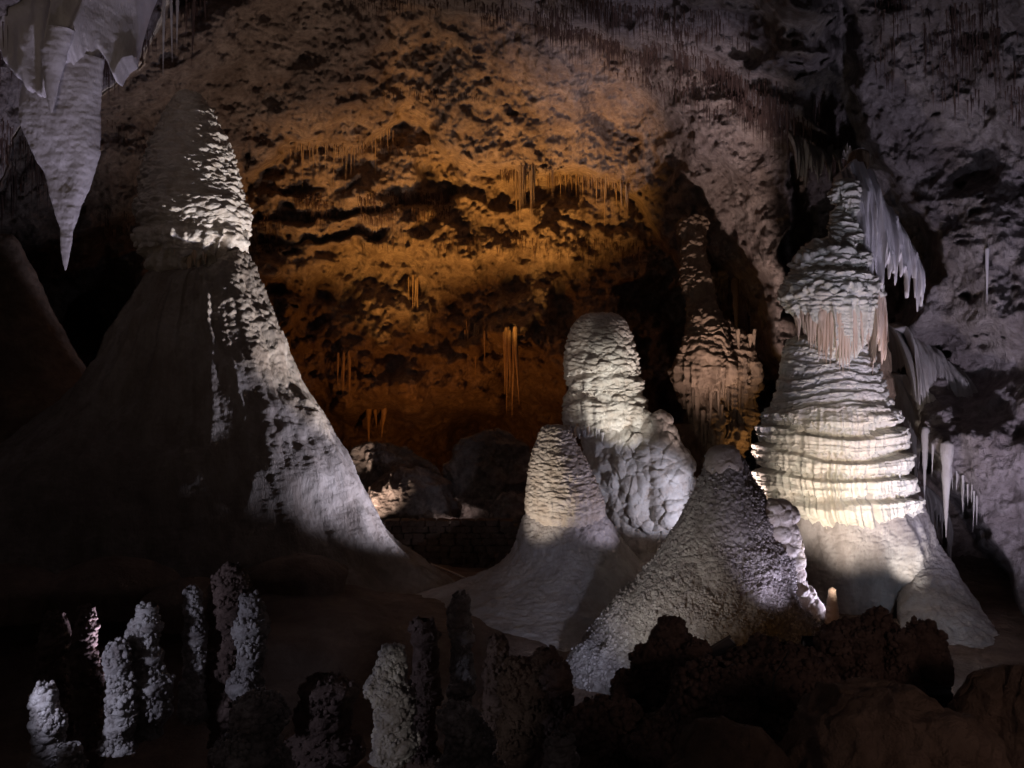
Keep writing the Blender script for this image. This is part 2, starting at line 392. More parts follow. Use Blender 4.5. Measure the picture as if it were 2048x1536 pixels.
def lathe(name, rows, d0, nth, nz, fn, mat, parent=None, loc=(0, 0, 0), sq=1.0, sqb=None, big=.06, seed=0, front=.5, dd=None, lip=None, bigs=2.5, slim=0):
    """solid of revolution read from (row, left, right); fn(P, S, py, th) adds its relief"""
    rows = sorted(rows); ys = np.array([r[0] for r in rows], float)
    L_ = pchip, None
    n0 = 600
    yy = np.linspace(ys[0], ys[-1], n0)
    xl = pchip(yy, ys, [r[1] for r in rows]); xr = pchip(yy, ys, [r[2] for r in rows])
    if slim: rows = [(a, b + min(slim, (c - b) * .2), c - min(slim, (c - b) * .2)) for a, b, c in rows]; xl = pchip(yy, ys, [r[1] for r in rows]); xr = pchip(yy, ys, [r[2] for r in rows])
    arc = np.concatenate([[0], np.cumsum(np.hypot(np.diff((xr - xl) / 2), np.diff(yy)))])
    py = np.interp(np.linspace(0, arc[-1], nz), arc, yy)
    xl = pchip(py, ys, [r[1] for r in rows]); xr = pchip(py, ys, [r[2] for r in rows])
    dep = d0 + (pchip(py, [a for a, b in dd], [b for a, b in dd]) if dd else 0 * py)
    t = np.linspace(0, 2 * PI, nth, endpoint=False)
    th = t - front * np.sin(2 * (t)) * 0 + front * np.sin(t + PI / 2) * 0
    # more columns on the side that faces the hall's front (theta = -90 deg)
    th = t - front * np.cos(t)
    th = (th - PI / 2) % (2 * PI) - 1.5 * PI      # seam of the relief at the back, front at -pi/2
    TH, PY = np.meshgrid(th, py)
    if lip is not None: PY = lip(PY, TH)
    CXp = ((xl + xr) / 2)[:, None]; R = ((xr - xl) / 2 / F * dep)[:, None]
    D = dep[:, None] + 0 * TH
    Xc = (CXp - 1024) / F * D; Zc = CZ + (768 - PY) / F * D
    if isinstance(sq, list): sq = pchip(py, [a for a, b in sq], [b for a, b in sq])[:, None]
    nb = big * fbm(np.stack([np.cos(TH) * bigs * .5 + seed, np.sin(TH) * bigs * .5, Zc / bigs + 0 * TH], -1).astype(np.float32), 3, 300 + seed)
    RR = R * (1 + nb)
    P = np.stack([Xc + RR * np.cos(TH), D + RR * np.where(np.sin(TH) > 0, sqb if sqb else sq, sq) * np.sin(TH), Zc + 0 * TH], -1)
    Nn = normals(P, True)
    out = np.stack([np.cos(TH), np.sin(TH), 0 * TH], -1)
    sgn = np.sign((Nn * out).sum(-1, keepdims=True).mean()); Nn = Nn * (sgn if sgn != 0 else 1)
    S = TH * np.maximum(R, .01)
    S = TH * float(np.median(R))
    if fn is not None:
        h = fn(P.astype(np.float32), S.astype(np.float32), PY + 0 * TH, TH)
        end = np.minimum(1, np.maximum(R, 0) / .15)
        P = P + Nn * (h * end)[..., None]
    f = gridfaces(nz, nth, True)
    V = P.reshape(-1, 3)
    o = mesh(name, V, f[:, ::-1] if True else f, mat, parent, loc)
    return o

# ------------------------------------------------------------------ stalactite pieces shared by many copies
def spike_mesh(name, mat, sides=9, seg=12, bend=.06, seed=0, drip=.35):
    r = np.random.default_rng(seed); V = []; 
    ph = r.uniform(0, 6); 
    for k in range(seg + 1):
        t = k / seg; rad = (1 - t) ** .75 * (.75 + .25 * (1 - t)) if k < seg else .04
        rad *= 1 + .16 * math.sin(t * 19 + ph) * drip * 2 + .1 * r.uniform(-1, 1)
        cx = bend * math.sin(t * 3 + ph) ; cy = bend * math.cos(t * 2.4 + ph)
        for s in range(sides):
            a = 2 * PI * s / sides; q = rad * (1 + .14 * math.sin(3 * a + ph) + .06 * r.uniform(-1, 1))
            V.append((cx * 1.0 + q * math.cos(a), cy + q * math.sin(a), -t))
    V = [(q[0] * .12, q[1] * .12, .05) for q in V[:sides]] + [(q[0] * .7, q[1] * .7, .03) for q in V[:sides]] + V
    f = gridfaces(seg + 3, sides, True)
    me_o = mesh(name, V, f[:, ::-1], mat); me = me_o.data; bpy.data.objects.remove(me_o); return me
SPK = {k: [spike_mesh('stalactite', M[k], seed=s + 3) for s in range(4)] for k in ('straw', 'ostraw', 'drape', 'blade', 'column', 'cone')}
THIN = {k: [spike_mesh('soda_straw', M[k], sides=6, seg=7, bend=.3, seed=s + 9) for s in range(3)] for k in ('straw', 'ostraw', 'blade', 'drape', 'cone')}
def spike(name, kind, top, length, rad, parent=None, pbase=None, thin=False, label=None, cat=None, group=None):
    me = random.choice((THIN if thin else SPK)[kind])
    o = bpy.data.objects.new(name, me); C.objects.link(o)
    o.scale = (rad, rad, length); o.rotation_euler = (random.uniform(-.03, .03), random.uniform(-.03, .03), random.uniform(0, 6))
    t = np.asarray(top, float)
    if parent is not None: o.parent = parent; t = t - np.asarray(pbase, float)
    o.location = [float(c) for c in t]
    return tag(o, label, cat, group)

# ------------------------------------------------------------------ A. the tall stalagmite at the left
baseA = PT(390, 1200, 25.55)
A_ = thing('giant_stalagmite', 'tallest stalagmite, at the left, its right flank brightly lit above a sweeping dark skirt', 'stalagmite', baseA)
def f_cap(P, S, py, th):
    up = sst(430, 250, py)
    h = scales(P, .30, .13, 3, 2.0) * sst(190, 240, py) + scales(P, .13, .045, 5, 1.7)
    h = h + terrace(P, S, .95, .17, 8, .16, 7) * sst(380, 430, py) + flutes(P, S, 5.5, .12, 4) * sst(440, 480, py)
    return h + .02 * fbm(P * 6, 3, 2)
lathe('cap', [(183, 372, 380), (187, 355, 400), (200, 345, 412), (240, 328, 433), (300, 304, 461), (360, 288, 478), (410, 285, 487), (430, 285, 491),
              (460, 292, 488), (480, 290, 482), (500, 297, 468), (522, 304, 452), (540, 320, 432), (548, 340, 415), (552, 372, 384)],
      25.55, 250, 400, f_cap, M['giant'], A_, baseA, seed=1, big=.04, slim=4,
      lip=lambda PY, TH: PY + sst(500, 550, PY) * 14 * np.sin(TH * 3 + 1))
def f_skirt(P, S, py, th):
    rightside = sst(-2.0, -1.5, th)
    m = rightside * sst(800, 620, py + 40 * vn(P * 1.2, 9))
    h = scales(P, .20, .09, 13, 1.5) * m + scales(P, .11, .035, 15, 1.3) * (1 - m)* .7
    h = h + .09 * fbm(P * 2.2, 5, 3) + .12 * ridged(np.stack([S * 1.1 + .3 * fbm(P * .8, 2, 8), P[..., 2] * .14, 0 * S], -1).astype(np.float32), 3, 7)
    crack = np.abs(((py - 905) + (np.cos(th) * 60)) + 12 * vn(P * 1.6, 19))
    return h + .12 * vn(P * .8, 20)
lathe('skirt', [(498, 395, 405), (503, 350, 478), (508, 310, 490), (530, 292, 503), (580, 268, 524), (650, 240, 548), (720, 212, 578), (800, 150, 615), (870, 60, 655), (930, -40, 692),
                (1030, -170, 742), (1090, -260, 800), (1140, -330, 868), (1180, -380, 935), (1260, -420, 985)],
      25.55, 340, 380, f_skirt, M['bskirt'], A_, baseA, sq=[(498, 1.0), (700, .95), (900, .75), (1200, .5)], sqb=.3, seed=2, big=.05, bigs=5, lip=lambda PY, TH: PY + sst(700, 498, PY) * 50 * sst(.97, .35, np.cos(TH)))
for k in range(46):     # the drip curtain under the cap
    a = -PI / 2 + random.uniform(-1.35, 1.5); pyv = random.uniform(470, 535)
    R = 88 / F * 25.55 * (1 - .35 * (pyv - 470) / 65)
    p = PT(388 + R * math.cos(a) * F / 25.55, pyv, 25.55); p[1] += R * math.sin(a)
    spike('drip', 'drape', p, random.uniform(.35, .8), random.uniform(.05, .10), A_, baseA)
def nub(name, px, pt, pb, w, d, mat, label=None, parent=None, pb_=None, cat='stalagmite', group=None, amp=.05, squ=1.0):
    rows = [(pt, px - 1, px + 1), (pt + (pb - pt) * .04, px - w * .32, px + w * .32), (pt + (pb - pt) * .25, px - w * .5, px + w * .5),
            (pt + (pb - pt) * .7, px - w * .8, px + w * .8), (pb, px - w * 1.1, px + w * 1.1)]
    base = PT(px, pb, d) if pb_ is None else pb_
    o = lathe(name, rows, d, 90, 90, lambda P, S, py, th: scales(P, .16, amp, 5) + .03 * fbm(P * 4, 3, 1), mat, parent, base, seed=int(px), sq=squ)
    if parent is None: tag(o, label, cat, group)
    return o
nub('small_stalagmite', 392, 808, 1000, 30, 22.9, M['cone'], 'small blunt stalagmite in the dark, in front of the tallest stalagmite')

# ------------------------------------------------------------------ B. dark cone at the left edge
lab = 'dark unlit cone shaped stalagmite rising at the left edge behind the tallest one'
tag(lathe('dark_stalagmite', [(470, 8, 16), (478, -20, 30), (500, -32, 42), (560, -60, 72), (640, -90, 108), (700, -120, 140), (750, -160, 175), (800, -230, 240), (900, -330, 330), (960, -380, 380), (1060, -420, 420)],
      31, 110, 130, lambda P, S, py, th: scales(P, .3, .08, 3) + .1 * fbm(P, 4, 3), M['floor'], None, PT(10, 1060, 31), sq=.6, seed=4), lab, 'stalagmite')

# ------------------------------------------------------------------ C. domed stalagmite behind, on its lumpy pedestal
baseC = PT(1250, 1080, 29)
C_ = thing('domed_stalagmite', 'round topped pale stalagmite on a lumpy pedestal, standing behind the short red brown banded one', 'stalagmite', baseC)
def f_dome(P, S, py, th):
    h = scales(P, .34, .15, 23, 2.0) * sst(640, 700, py) + scales(P, .14, .05, 25, 1.6)
    h = h + terrace(P, S, .85, .17, 28, .2, 8, .9) * sst(690, 740, py)
    return h + flutes(P, S, 5.5, .045, 24) * sst(700, 780, py)
lathe('dome', [(626, 1196, 1204), (629, 1168, 1236), (636, 1154, 1250), (650, 1141, 1260), (680, 1133, 1268), (720, 1130, 1273), (760, 1136, 1278), (782, 1141, 1280), (800, 1133, 1284),
               (830, 1130, 1285), (850, 1140, 1282), (866, 1160, 1268), (874, 1195, 1225)],
      29, 230, 320, f_dome, M['calcite'], C_, baseC, seed=6, big=.04, slim=6)
def f_ped(P, S, py, th):
    return lumps(P * A(1, 1, .8), .32, .20, 33) + lumps(P * A(1, 1, .8), .14, .05, 34) + .15 * ridged(P * .8, 2, 35) + .12 * fbm(P * .9, 3, 36)
lathe('pedestal', [(850, 1215, 1250), (858, 1180, 1300), (880, 1180, 1328), (910, 1176, 1345), (950, 1172, 1352), (1000, 1190, 1362), (1040, 1200, 1372), (1100, 1190, 1420), (1150, 1180, 1460)],
      28.9, 280, 240, f_ped, M['calcite'], C_, baseC, seed=8, big=.06, sq=.8)
lathe('shoulder_knob', [(838, 1302, 1308), (842, 1290, 1320), (858, 1284, 1332), (890, 1278, 1352), (940, 1276, 1368), (1000, 1290, 1378), (1050, 1300, 1400)],
      28.2, 130, 160, f_ped, M['calcite'], C_, baseC, seed=9)
lathe('side_knob', [(810, 1268, 1274), (814, 1262, 1283), (835, 1259, 1288), (855, 1262, 1286), (870, 1268, 1280)], 28.0, 60, 60,
      lambda P, S, py, th: scales(P, .15, .05, 3), M['calcite'], C_, baseC, seed=9)
for k in range(40):
    a = -PI / 2 + random.uniform(-1.4, 1.4); R = 70 / F * 29
    p = PT(1208 + 70 * math.cos(a), random.uniform(845, 862), 29); p[1] += R * math.sin(a)
    spike('drip', 'drape' if k % 3 == 0 else 'blade', p, random.uniform(.18, .4), random.uniform(.04, .08), C_, baseC)

def crust(host, n, r0, r1, mask, mat, seed, parent, base):
    rr = np.random.default_rng(seed); me = host.data; nv = len(me.vertices)
    co = np.empty(nv * 3, np.float32); me.vertices.foreach_get('co', co); co = co.reshape(-1, 3)
    idx = rr.integers(0, nv, n * 6); P = co[idx]; W = P + np.asarray(base, np.float32)
    py = 768 - (W[:, 2] - CZ) / W[:, 1] * F; px = 1024 + W[:, 0] / W[:, 1] * F
    keep = rr.random(len(P)) < mask(W, px, py); P = P[keep][:n]
    V, Fc = IVl; Fl = []; Vl = []
    s = r0 + (r1 - r0) * rr.random(len(P)) ** 2
    Vall = (V[None] * s[:, None, None] * rr.uniform(.75, 1.3, (len(P), 1, 3)) + P[:, None] + rr.normal(0, .012, (len(P), 1, 3))).reshape(-1, 3)
    Fall = (Fc[None] + (np.arange(len(P)) * len(V))[:, None, None]).reshape(-1, 3)
    o = mesh('popcorn_crust', Vall, Fall, mat, parent, (0, 0, 0)); o['kind'] = 'stuff'; return o
def _ico():
    import bmesh
    b = bmesh.new(); bmesh.ops.create_icosphere(b, subdivisions=1, radius=1)
    V = np.array([v.co[:] for v in b.verts]); Fc = np.array([[v.index for v in f.verts] for f in b.faces]); b.free(); return V, Fc
IVl = _ico()
# ------------------------------------------------------------------ D. short stalagmite with its wide skirt
baseD = PT(1130, 1215, 23.4)
D_ = thing('short_stalagmite', 'short rounded reddish white stalagmite above a broad smooth grey skirt, in the middle', 'stalagmite', baseD)
def f_scap(P, S, py, th):
    h = scales(P, .13, .05, 43, 1.5) + scales(P, .30, .05, 44, 2.6)
    return h + flutes(P, S, 7, .03, 46) * sst(960, 1010, py) + terrace(P, S, .6, .05, 47) * sst(900, 960, py) * .5
lathe('cap', [(851, 1106, 1112), (853, 1092, 1128), (860, 1083, 1138), (880, 1075, 1148), (920, 1062, 1170), (960, 1058, 1188), (1000, 1053, 1202), (1020, 1054, 1206), (1036, 1062, 1198), (1048, 1090, 1170)],
      23.4, 220, 280, f_scap, M['giant'], D_, baseD, seed=11, big=.04,
      lip=lambda PY, TH: PY + sst(990, 1048, PY) * (18 * np.sin(TH - .2) * -1 - 8))
def f_dskirt(P, S, py, th):
    h = scales(P, .13, .04, 53, 1.5) * sst(1180, 1090, py) + .05 * fbm(P * 2.2, 4, 54)
    z = P[..., 2]
    streak = ridged(np.stack([P[..., 0] * .5, P[..., 1] * .5, z * 3.2], -1).astype(np.float32), 3, 57)
    return h + .05 * streak * sst(1120, 1200, py) + .03 * fbm(P * 7, 3, 58)
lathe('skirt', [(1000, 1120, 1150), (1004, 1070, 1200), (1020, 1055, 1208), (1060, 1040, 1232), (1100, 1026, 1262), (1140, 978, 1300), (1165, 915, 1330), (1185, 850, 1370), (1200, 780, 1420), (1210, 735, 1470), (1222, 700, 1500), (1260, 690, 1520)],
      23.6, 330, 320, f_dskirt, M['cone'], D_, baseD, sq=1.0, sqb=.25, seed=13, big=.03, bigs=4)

# ------------------------------------------------------------------ E. crusted cone in front right
baseE = PT(1440, 1330, 17.6)
E_ = thing('crusted_stalagmite', 'broad grey stalagmite crusted with popcorn, blunt smooth top, in front of the banded dome', 'stalagmite', baseE)
def f_cone(P, S, py, th):
    c = sst(1060, 1180, py + 60 * vn(P * 1.1, 3))
    rs = sst(-1.35, -.9, th) * sst(960, 1010, py)
    k = np.clip(c * .9 + rs, 0, 1) * sst(-.30, .25, fbm(P * 1.3, 3, 5))
    h = lumps(P, .085, .06, 63) * k + lumps(P, .16, .07, 64) * k * .7 + scales(P, .075, .018, 66, 1.4) * (1 - k)
    h = h + .07 * fbm(P * 1.2, 3, 67) + .14 * ridged(P * A(.7, .7, .2), 2, 68) * sst(1000, 1200, py)
    hole = np.clip(vn(P * A(1.2, 1.2, .9), 69) - .35, 0, 1) * sst(1100, 1180, py)
    return (h - hole * .5) * sst(893, 930, py)
cone_o = lathe('cone', [(893, 1442, 1450), (895, 1430, 1462), (900, 1420, 1472), (915, 1412, 1482), (950, 1400, 1500), (1000, 1378, 1530), (1050, 1356, 1556), (1100, 1330, 1574), (1150, 1300, 1592),
               (1200, 1255, 1622), (1250, 1205, 1655), (1300, 1165, 1690), (1360, 1140, 1720), (1420, 1110, 1750)],
      18, 360, 430, f_cone, M['crust'], E_, baseE, sq=.7, seed=15, big=.07, bigs=3)
lathe('tip', [(889, 1441, 1449), (891, 1430, 1461), (897, 1419, 1472), (915, 1411, 1482), (940, 1407, 1490), (952, 1412, 1486), (960, 1420, 1478)], 17.98, 130, 70, lambda P, S, py, th: .02 * fbm(P * 5, 3, 5) + .02 * vn(P * 2, 6), M['giant'], E_, baseE, sq=.75, seed=15, big=.0, lip=lambda PY, TH: PY + sst(915, 950, PY) * (14 * np.sin(TH * 2 + 1) + 9 * np.sin(TH * 5)))
crust(cone_o, 15000, .012, .042, lambda W, px, py: np.clip(sst(1080, 1200, py + 60 * vn(W * 1.3, 3)) * (.04 + sst(-.25, .2, fbm(W * 1.3, 3, 5))) + sst(1490, 1540, px) * .6 + .05, 0, 1), M['coral'], 5, E_, baseE)
def f_lobe(P, S, py, th): return lumps(P * A(1, 1, 1.2), .24, .12, 73) + lumps(P, .1, .03, 74)
lathe('side_lobe', [(1000, 1548, 1556), (1008, 1540, 1566), (1040, 1538, 1584), (1080, 1545, 1592), (1120, 1550, 1596), (1160, 1560, 1602), (1220, 1580, 1640), (1270, 1600, 1668)],
      17.7, 120, 200, f_lobe, M['calcite'], E_, baseE, sq=.8, seed=17)

# ------------------------------------------------------------------ F. the big terraced dome on the right
baseF = PT(1700, 1260, 24)
F_ = thing('terraced_dome', 'massive cream stalagmite ringed with toothed terraces under an overhanging crown, at the right', 'stalagmite', baseF)
def f_terr(P, S, py, th):
    mid = sst(790, 850, py) * sst(1050, 1030, py)
    top = sst(860, 800, py)
    low = sst(1010, 1060, py)
    h = terrace(P, S, .60, .42, 83, .20, 7, .6) * mid + terrace(P, S, .23, .07, 81, .25, 9, 1.2) * mid + terrace(P, S, .27, .12, 84, .25, 6, 1.4) * (top + .3 * mid)
    h = h + scales(P, .22, .07, 85, 1.9) * (top + .35 * mid) + scales(P, .11, .03, 86, 1.4) * (.4 + .6 * low)
    h = h * (.75 + .35 * fbm(P * .9, 3, 82)) + .12 * fbm(P * .55, 2, 87)
    return h + flutes(P, S, 9, .085, 88) * mid * (.5 + .8 * sst(-.3, .3, vn(P * 1.4, 91))) + .05 * fbm(P * 2.5, 3, 89) * low + .10 * fbm(P * .8, 2, 90) * low
lathe('terraces', [(672, 1640, 1660), (680, 1575, 1700), (690, 1562, 1735), (712, 1556, 1752), (740, 1552, 1764), (780, 1545, 1776), (850, 1530, 1790), (900, 1522, 1798), (950, 1518, 1806),
                   (1000, 1526, 1820), (1020, 1540, 1824), (1040, 1560, 1820), (1052, 1600, 1790)],
      24, 420, 520, f_terr, M['terrace'], F_, baseF, sq=.85, seed=21, big=.03, slim=13,
      lip=lambda PY, TH: PY + sst(760, 672, PY) * 42 * np.exp(-((TH + PI / 2 + .0) / .35)**2))
lathe('base', [(985, 1560, 1800), (1000, 1545, 1818), (1030, 1548, 1834), (1060, 1558, 1843), (1120, 1573, 1854), (1180, 1578, 1860), (1220, 1580, 1858), (1300, 1580, 1865)],
      24, 260, 200, lambda P, S, py, th: scales(P, .13, .035, 86, 1.3) + .12 * fbm(P * 2.0, 5, 89) + .24 * ridged(np.stack([S * .7, P[..., 2] * .2, 0 * S], -1).astype(np.float32), 2, 90), M['cone'], F_, baseF, sq=.8, seed=22, big=.05)
def f_crown(P, S, py, th):
    h = scales(P, .26, .17, 93, 2.4) * sst(640, 600, py) + scales(P, .12, .04, 95, 1.6)
    h = h + terrace(P, S, .8, .20, 96, .2, 6, .9) * sst(610, 590, py)
    return h + flutes(P, S, 7.5, .10, 97) * sst(600, 625, py)
def crownlip(PY, TH):
    v = np.abs(((TH + PI / 2 + PI) % (2 * PI)) - PI) / (PI / 2)
    return PY + sst(590, 700, PY) * (34 - 70 * np.clip(v, 0, 1.3))
lathe('crown', [(366, 1688, 1694), (369, 1678, 1704), (390, 1672, 1710), (420, 1670, 1712), (445, 1668, 1714), (470, 1655, 1718), (490, 1632, 1722), (512, 1600, 1728), (530, 1584, 1732), (555, 1580, 1738), (575, 1572, 1744),
                (592, 1565, 1754), (610, 1568, 1754), (640, 1580, 1750), (680, 1602, 1738), (705, 1625, 1715), (712, 1650, 1690)],
      23.6, 320, 400, f_crown, M['terrace'], F_, baseF, sq=.85, seed=23, big=.05, slim=6, lip=crownlip)
for k in range(84):
    v = random.uniform(-1.25, 1.25); a = -PI / 2 + v; R = 80 / F * 23.6
    top = 625 + random.uniform(-12, 10); low = 742 - 62 * abs(v) + random.uniform(-18, 14)
    p = PT(1660 + 90 * math.cos(a), top, 23.6); p[1] += R * .82 * math.sin(a)
    p[0] = (1660 - 1024) / F * 23.6 + R * math.cos(a) * .98
    spike('drapery_fold', 'drape', p, max(.3, (low - top) / F * 23.0), random.uniform(.045, .085), F_, baseF)
lathe('buttress', [(1062, 1838, 1846), (1072, 1826, 1864), (1110, 1816, 1890), (1160, 1806, 1922), (1200, 1800, 1948), (1250, 1804, 1978), (1300, 1818, 2008), (1350, 1832, 2040), (1420, 1845, 2080)],
      21.0, 170, 180, lambda P, S, py, th: scales(P, .12, .035, 103) + .08 * fbm(P * 1.3, 4, 104) + .03 * ridged(P * A(3, 3, .5), 2, 105), M['cone'], F_, baseF, seed=25, sq=.9, big=.14, bigs=1.5, dd=[(1062, 2.7), (1160, 1.7), (1250, .2), (1350, -1.4), (1420, -2.2)])
lathe('trunk', [(300, 1716, 1722), (310, 1708, 1730), (350, 1700, 1728), (420, 1702, 1732), (520, 1720, 1748), (600, 1735, 1765), (700, 1740, 1775), (800, 1745, 1790)],
      25.5, 70, 170, lambda P, S, py, th: flutes(P, S, 6, .06, 3) + terrace(P, S, .8, .1, 5), M['column'], F_, baseF, seed=27)

# hanging draperies at the right of the crown
def drapery(name, px0, px1, top, bots, d, mat, label, n=130, m=110, dd=0.0, amp=.10, seed=0, thick=.22, curve=.5, fq=17, back=1.0, rag=1.5):
    """a thick folded curtain of calcite"""
    u = np.linspace(0, 1, n); v = np.linspace(0, 1, m); Uu, Vg = np.meshgrid(u, v)
    tp = np.interp(Uu, np.linspace(0, 1, len(top)), top); bt = np.interp(Uu, np.linspace(0, 1, len(bots)), bots)
    z3 = np.stack([Uu * 26, 0 * Uu, 0 * Uu], -1).astype(np.float32)
    bt = bt + rag * (22 * vn(z3, seed) + 12 * vn(z3 * 2.1, seed + 1))
    py = tp + (bt - tp) * Vg; px = px0 + (px1 - px0) * Uu
    if d is None:
        D = shell_depth(px0 + (px1 - px0) * u, np.interp(u, np.linspace(0, 1, len(top)), top), False); D = np.convolve(np.pad(D, 12, 'edge'), np.ones(25) / 25, 'valid'); d = float(D.mean()) - .6; D = D[None, :] - .75 + 0 * Uu
    else: D = d + dd * Uu - curve * np.sin(Uu * PI)
    X_ = (px - 1024) / F * D; Z_ = CZ + (768 - py) / F * D
    fold = amp * (1 - 2 * np.abs(vn(np.stack([Uu * fq + .6 * Vg, Vg * 1.6, 0 * Uu], -1).astype(np.float32), seed + 2))) + amp * .5 * vn(np.stack([Uu * fq * 2.4, Vg * 2.5, 0 * Uu], -1).astype(np.float32), seed + 3)
    P = np.stack([X_, D + back * (1 - Vg) ** 2.5, Z_], -1)
    q = fbm(P.astype(np.float32) * 4, 3, seed) * .03
    fr = P.copy(); fr[..., 1] -= fold + q + thick * .5 * (1 - Vg) ** .5
    bk = P.copy(); bk[..., 1] += thick * (1 - Vg) + .02
    V = np.concatenate([fr.reshape(-1, 3), bk.reshape(-1, 3)]); f = gridfaces(m, n); f2 = f[:, ::-1] + m * n
    ring = np.concatenate([np.arange(n), np.arange(1, m) * n + n - 1, (m - 1) * n + np.arange(n - 2, -1, -1), np.arange(m - 2, 0, -1) * n])
    r2 = np.roll(ring, -1); sd = np.stack([ring, r2, r2 + m * n, ring + m * n], -1)
    o = mesh(name, V, np.concatenate([f, f2, sd]), mat, None, PT((px0 + px1) / 2, top[0], d))
    return tag(o, label, 'drapery')
drapery('hanging_drapery', 1700, 1844, [335, 300, 330, 400, 470], [650, 640, 560, 545, 520, 555, 560, 600], 23.2, M['blade'], 'ragged lavender drapery hanging beside the crown of the banded dome', seed=3, dd=.8, amp=.16)
drapery('brown_drapery', 1738, 1772, [500, 500], [740, 700, 690], 23.4, M['drape'], 'narrow brown drapery hanging just right of the fringed crown', n=60, m=80, seed=5)
drapery('ledge_drapery', 1778, 1905, [650, 640, 670, 700], [760, 730, 800, 840, 790, 860], None, M['cone'], 'fringed drapery under the ledge on the right wall, beside the banded dome', seed=8, dd=-1.3, thick=.5)
drapery('lower_drapery', 1780, 1890, [735, 750, 790], [960, 1020, 900, 880, 950], None, M['cone'], 'second lower drapery on the right wall below the fringed ledge', seed=12, dd=-1.2, thick=.5)
drapery('wall_drapery', 1870, 1960, [700, 715, 740], [840, 900, 820, 860], None, M['cone'], 'pale fluted flowstone curtain on the right wall, right of the fringed ledge', n=90, seed=31, amp=.09)
drapery('wall_drapery', 1815, 1905, [930, 960, 1000], [1080, 1120, 1040, 1090], None, M['cone'], 'long flowstone curtain low on the right wall above the blue lit buttress', n=90, seed=35, amp=.09)
drapery('wall_drapery', 1590, 1730, [240, 285, 300], [330, 345, 322, 318], None, M['cone'], 'short ragged curtain on the ceiling edge above the banded dome', n=110, seed=39, amp=.08)
def hang(px, pt, pb, w, d, kind, name, label, group=None, thin=False):
    if d is None: d = float(shell_depth(np.array([px]), np.array([pt]))[0]) - .15
    return spike(name, kind, PT(px, pt, d), (pb - pt) / F * d, w / 2 / F * d, None, None, thin, label, 'stalactite', group)
hang(1896, 890, 1075, 26, None, 'cone', 'stalactite', 'long pale stalactite hanging low beside the right of the banded dome')
hang(1850, 860, 1000, 16, None, 'cone', 'stalactite', 'thinner stalactite left of the long pale one on the right wall')
hang(1975, 500, 610, 9, None, 'blade', 'stalactite', 'lone thin stalactite hanging over the crack on the right wall')
hang(1412, 505, 690, 20, None, 'column', 'stalactite', 'long dark stalactite hanging in front of the tan fluted column')
hang(1470, 560, 705, 16, None, 'column', 'stalactite', 'shorter dark stalactite right of the long one by the tan column')

# ------------------------------------------------------------------ G. tan fluted column behind
baseG = PT(1440, 1000, 30.5)
G_ = thing('fluted_column', 'tan fluted column with ragged tiers standing in shadow left of the banded dome', 'column', baseG)
def f_col(P, S, py, th):
    return terrace(P, S, .32, .07, 113, .35, 6, 2.2) * sst(600, 700, py) + flutes(P, S, 6, .15, 114) * sst(700, 760, py) + scales(P, .24, .12, 115) + .35 * fbm(P * .9, 4, 117) + terrace(P, S, 1.1, .14, 116, .35, 4, 1.6) * sst(720, 780, py)
lathe('upper_column', [(440, 1352, 1420), (530, 1356, 1424), (560, 1360, 1430), (600, 1364, 1440), (650, 1364, 1452), (700, 1362, 1470), (740, 1358, 1470), (780, 1366, 1450), (840, 1378, 1440), (880, 1395, 1435), (900, 1410, 1425)],
      30.5, 180, 280, f_col, M['column'], G_, baseG, slim=8, seed=31, big=.36, bigs=1.3, dd=[(440, 3.6), (560, 1.6), (660, .3), (760, 0), (900, 0)])
lathe('right_tier', [(640, 1450, 1460), (670, 1436, 1490), (720, 1428, 1506), (780, 1424, 1512), (840, 1430, 1500), (900, 1425, 1470), (960, 1420, 1460)],
      31, 130, 180, f_col, M['column'], G_, baseG, seed=33, big=.36, bigs=1.3)
lathe('foot', [(850, 1362, 1400), (865, 1358, 1410), (890, 1364, 1428), (930, 1370, 1450), (980, 1360, 1480), (1060, 1340, 1520)],
      30.6, 160, 140, lambda P, S, py, th: lumps(P, .4, .15, 3) + .1 * fbm(P, 3, 3), M['column'], G_, baseG, seed=34)

for k in range(70):
    a = -PI / 2 + random.uniform(-1.4, 1.4); pyv = random.uniform(680, 880); rt = random.random() < .45
    cx, rr_, dz = (1468, 38, 31) if rt else (1412, 44, 30.5)
    R = rr_ / F * dz * (1 - .3 * max(0, pyv - 800) / 80)
    p = PT(cx + R * math.cos(a) * F / dz, pyv - (30 if rt else 0), dz); p[1] += R * math.sin(a)
    spike('fold', 'column', p, random.uniform(.5, 1.5), random.uniform(.05, .12), G_, baseG)
# ------------------------------------------------------------------ J. the great blade stalactite, upper left
baseJ = PT(120, 150, 16)
J_ = thing('blade_stalactite', 'great pale lavender spear shaped stalactite hanging at the upper left', 'stalactite', baseJ)
def f_blade(P, S, py, th):
    rib = np.abs(vn(np.stack([S * 1.7 + .3, P[..., 2] * .22, 0 * S], -1).astype(np.float32), 123))
    return .10 * (1 - 2 * rib) * sst(470, 330, py) + .0012 * np.sin(P[..., 2] * 55 + 3 * vn(P * 2, 4)) + .025 * fbm(P * 5, 3, 125) + .03 * fbm(P * 1.5, 2, 126)
lathe('blade', [(120, 70, 200), (160, 50, 196), (200, 42, 192), (232, 40, 190), (270, 52, 189), (310, 72, 186), (350, 92, 176), (400, 106, 161), (450, 116, 151), (500, 121, 143), (525, 125, 137), (541, 130, 132)],
      16, 180, 300, f_blade, M['blade'], J_, baseJ, sq=.5, seed=41, big=.05, bigs=3)
lathe('side_blade', [(60, 100, 140), (120, 94, 122), (170, 93, 111), (205, 97, 107), (226, 101, 103)], 15.4, 80, 120, f_blade, M['blade'], J_, baseJ, sq=.7, seed=43)
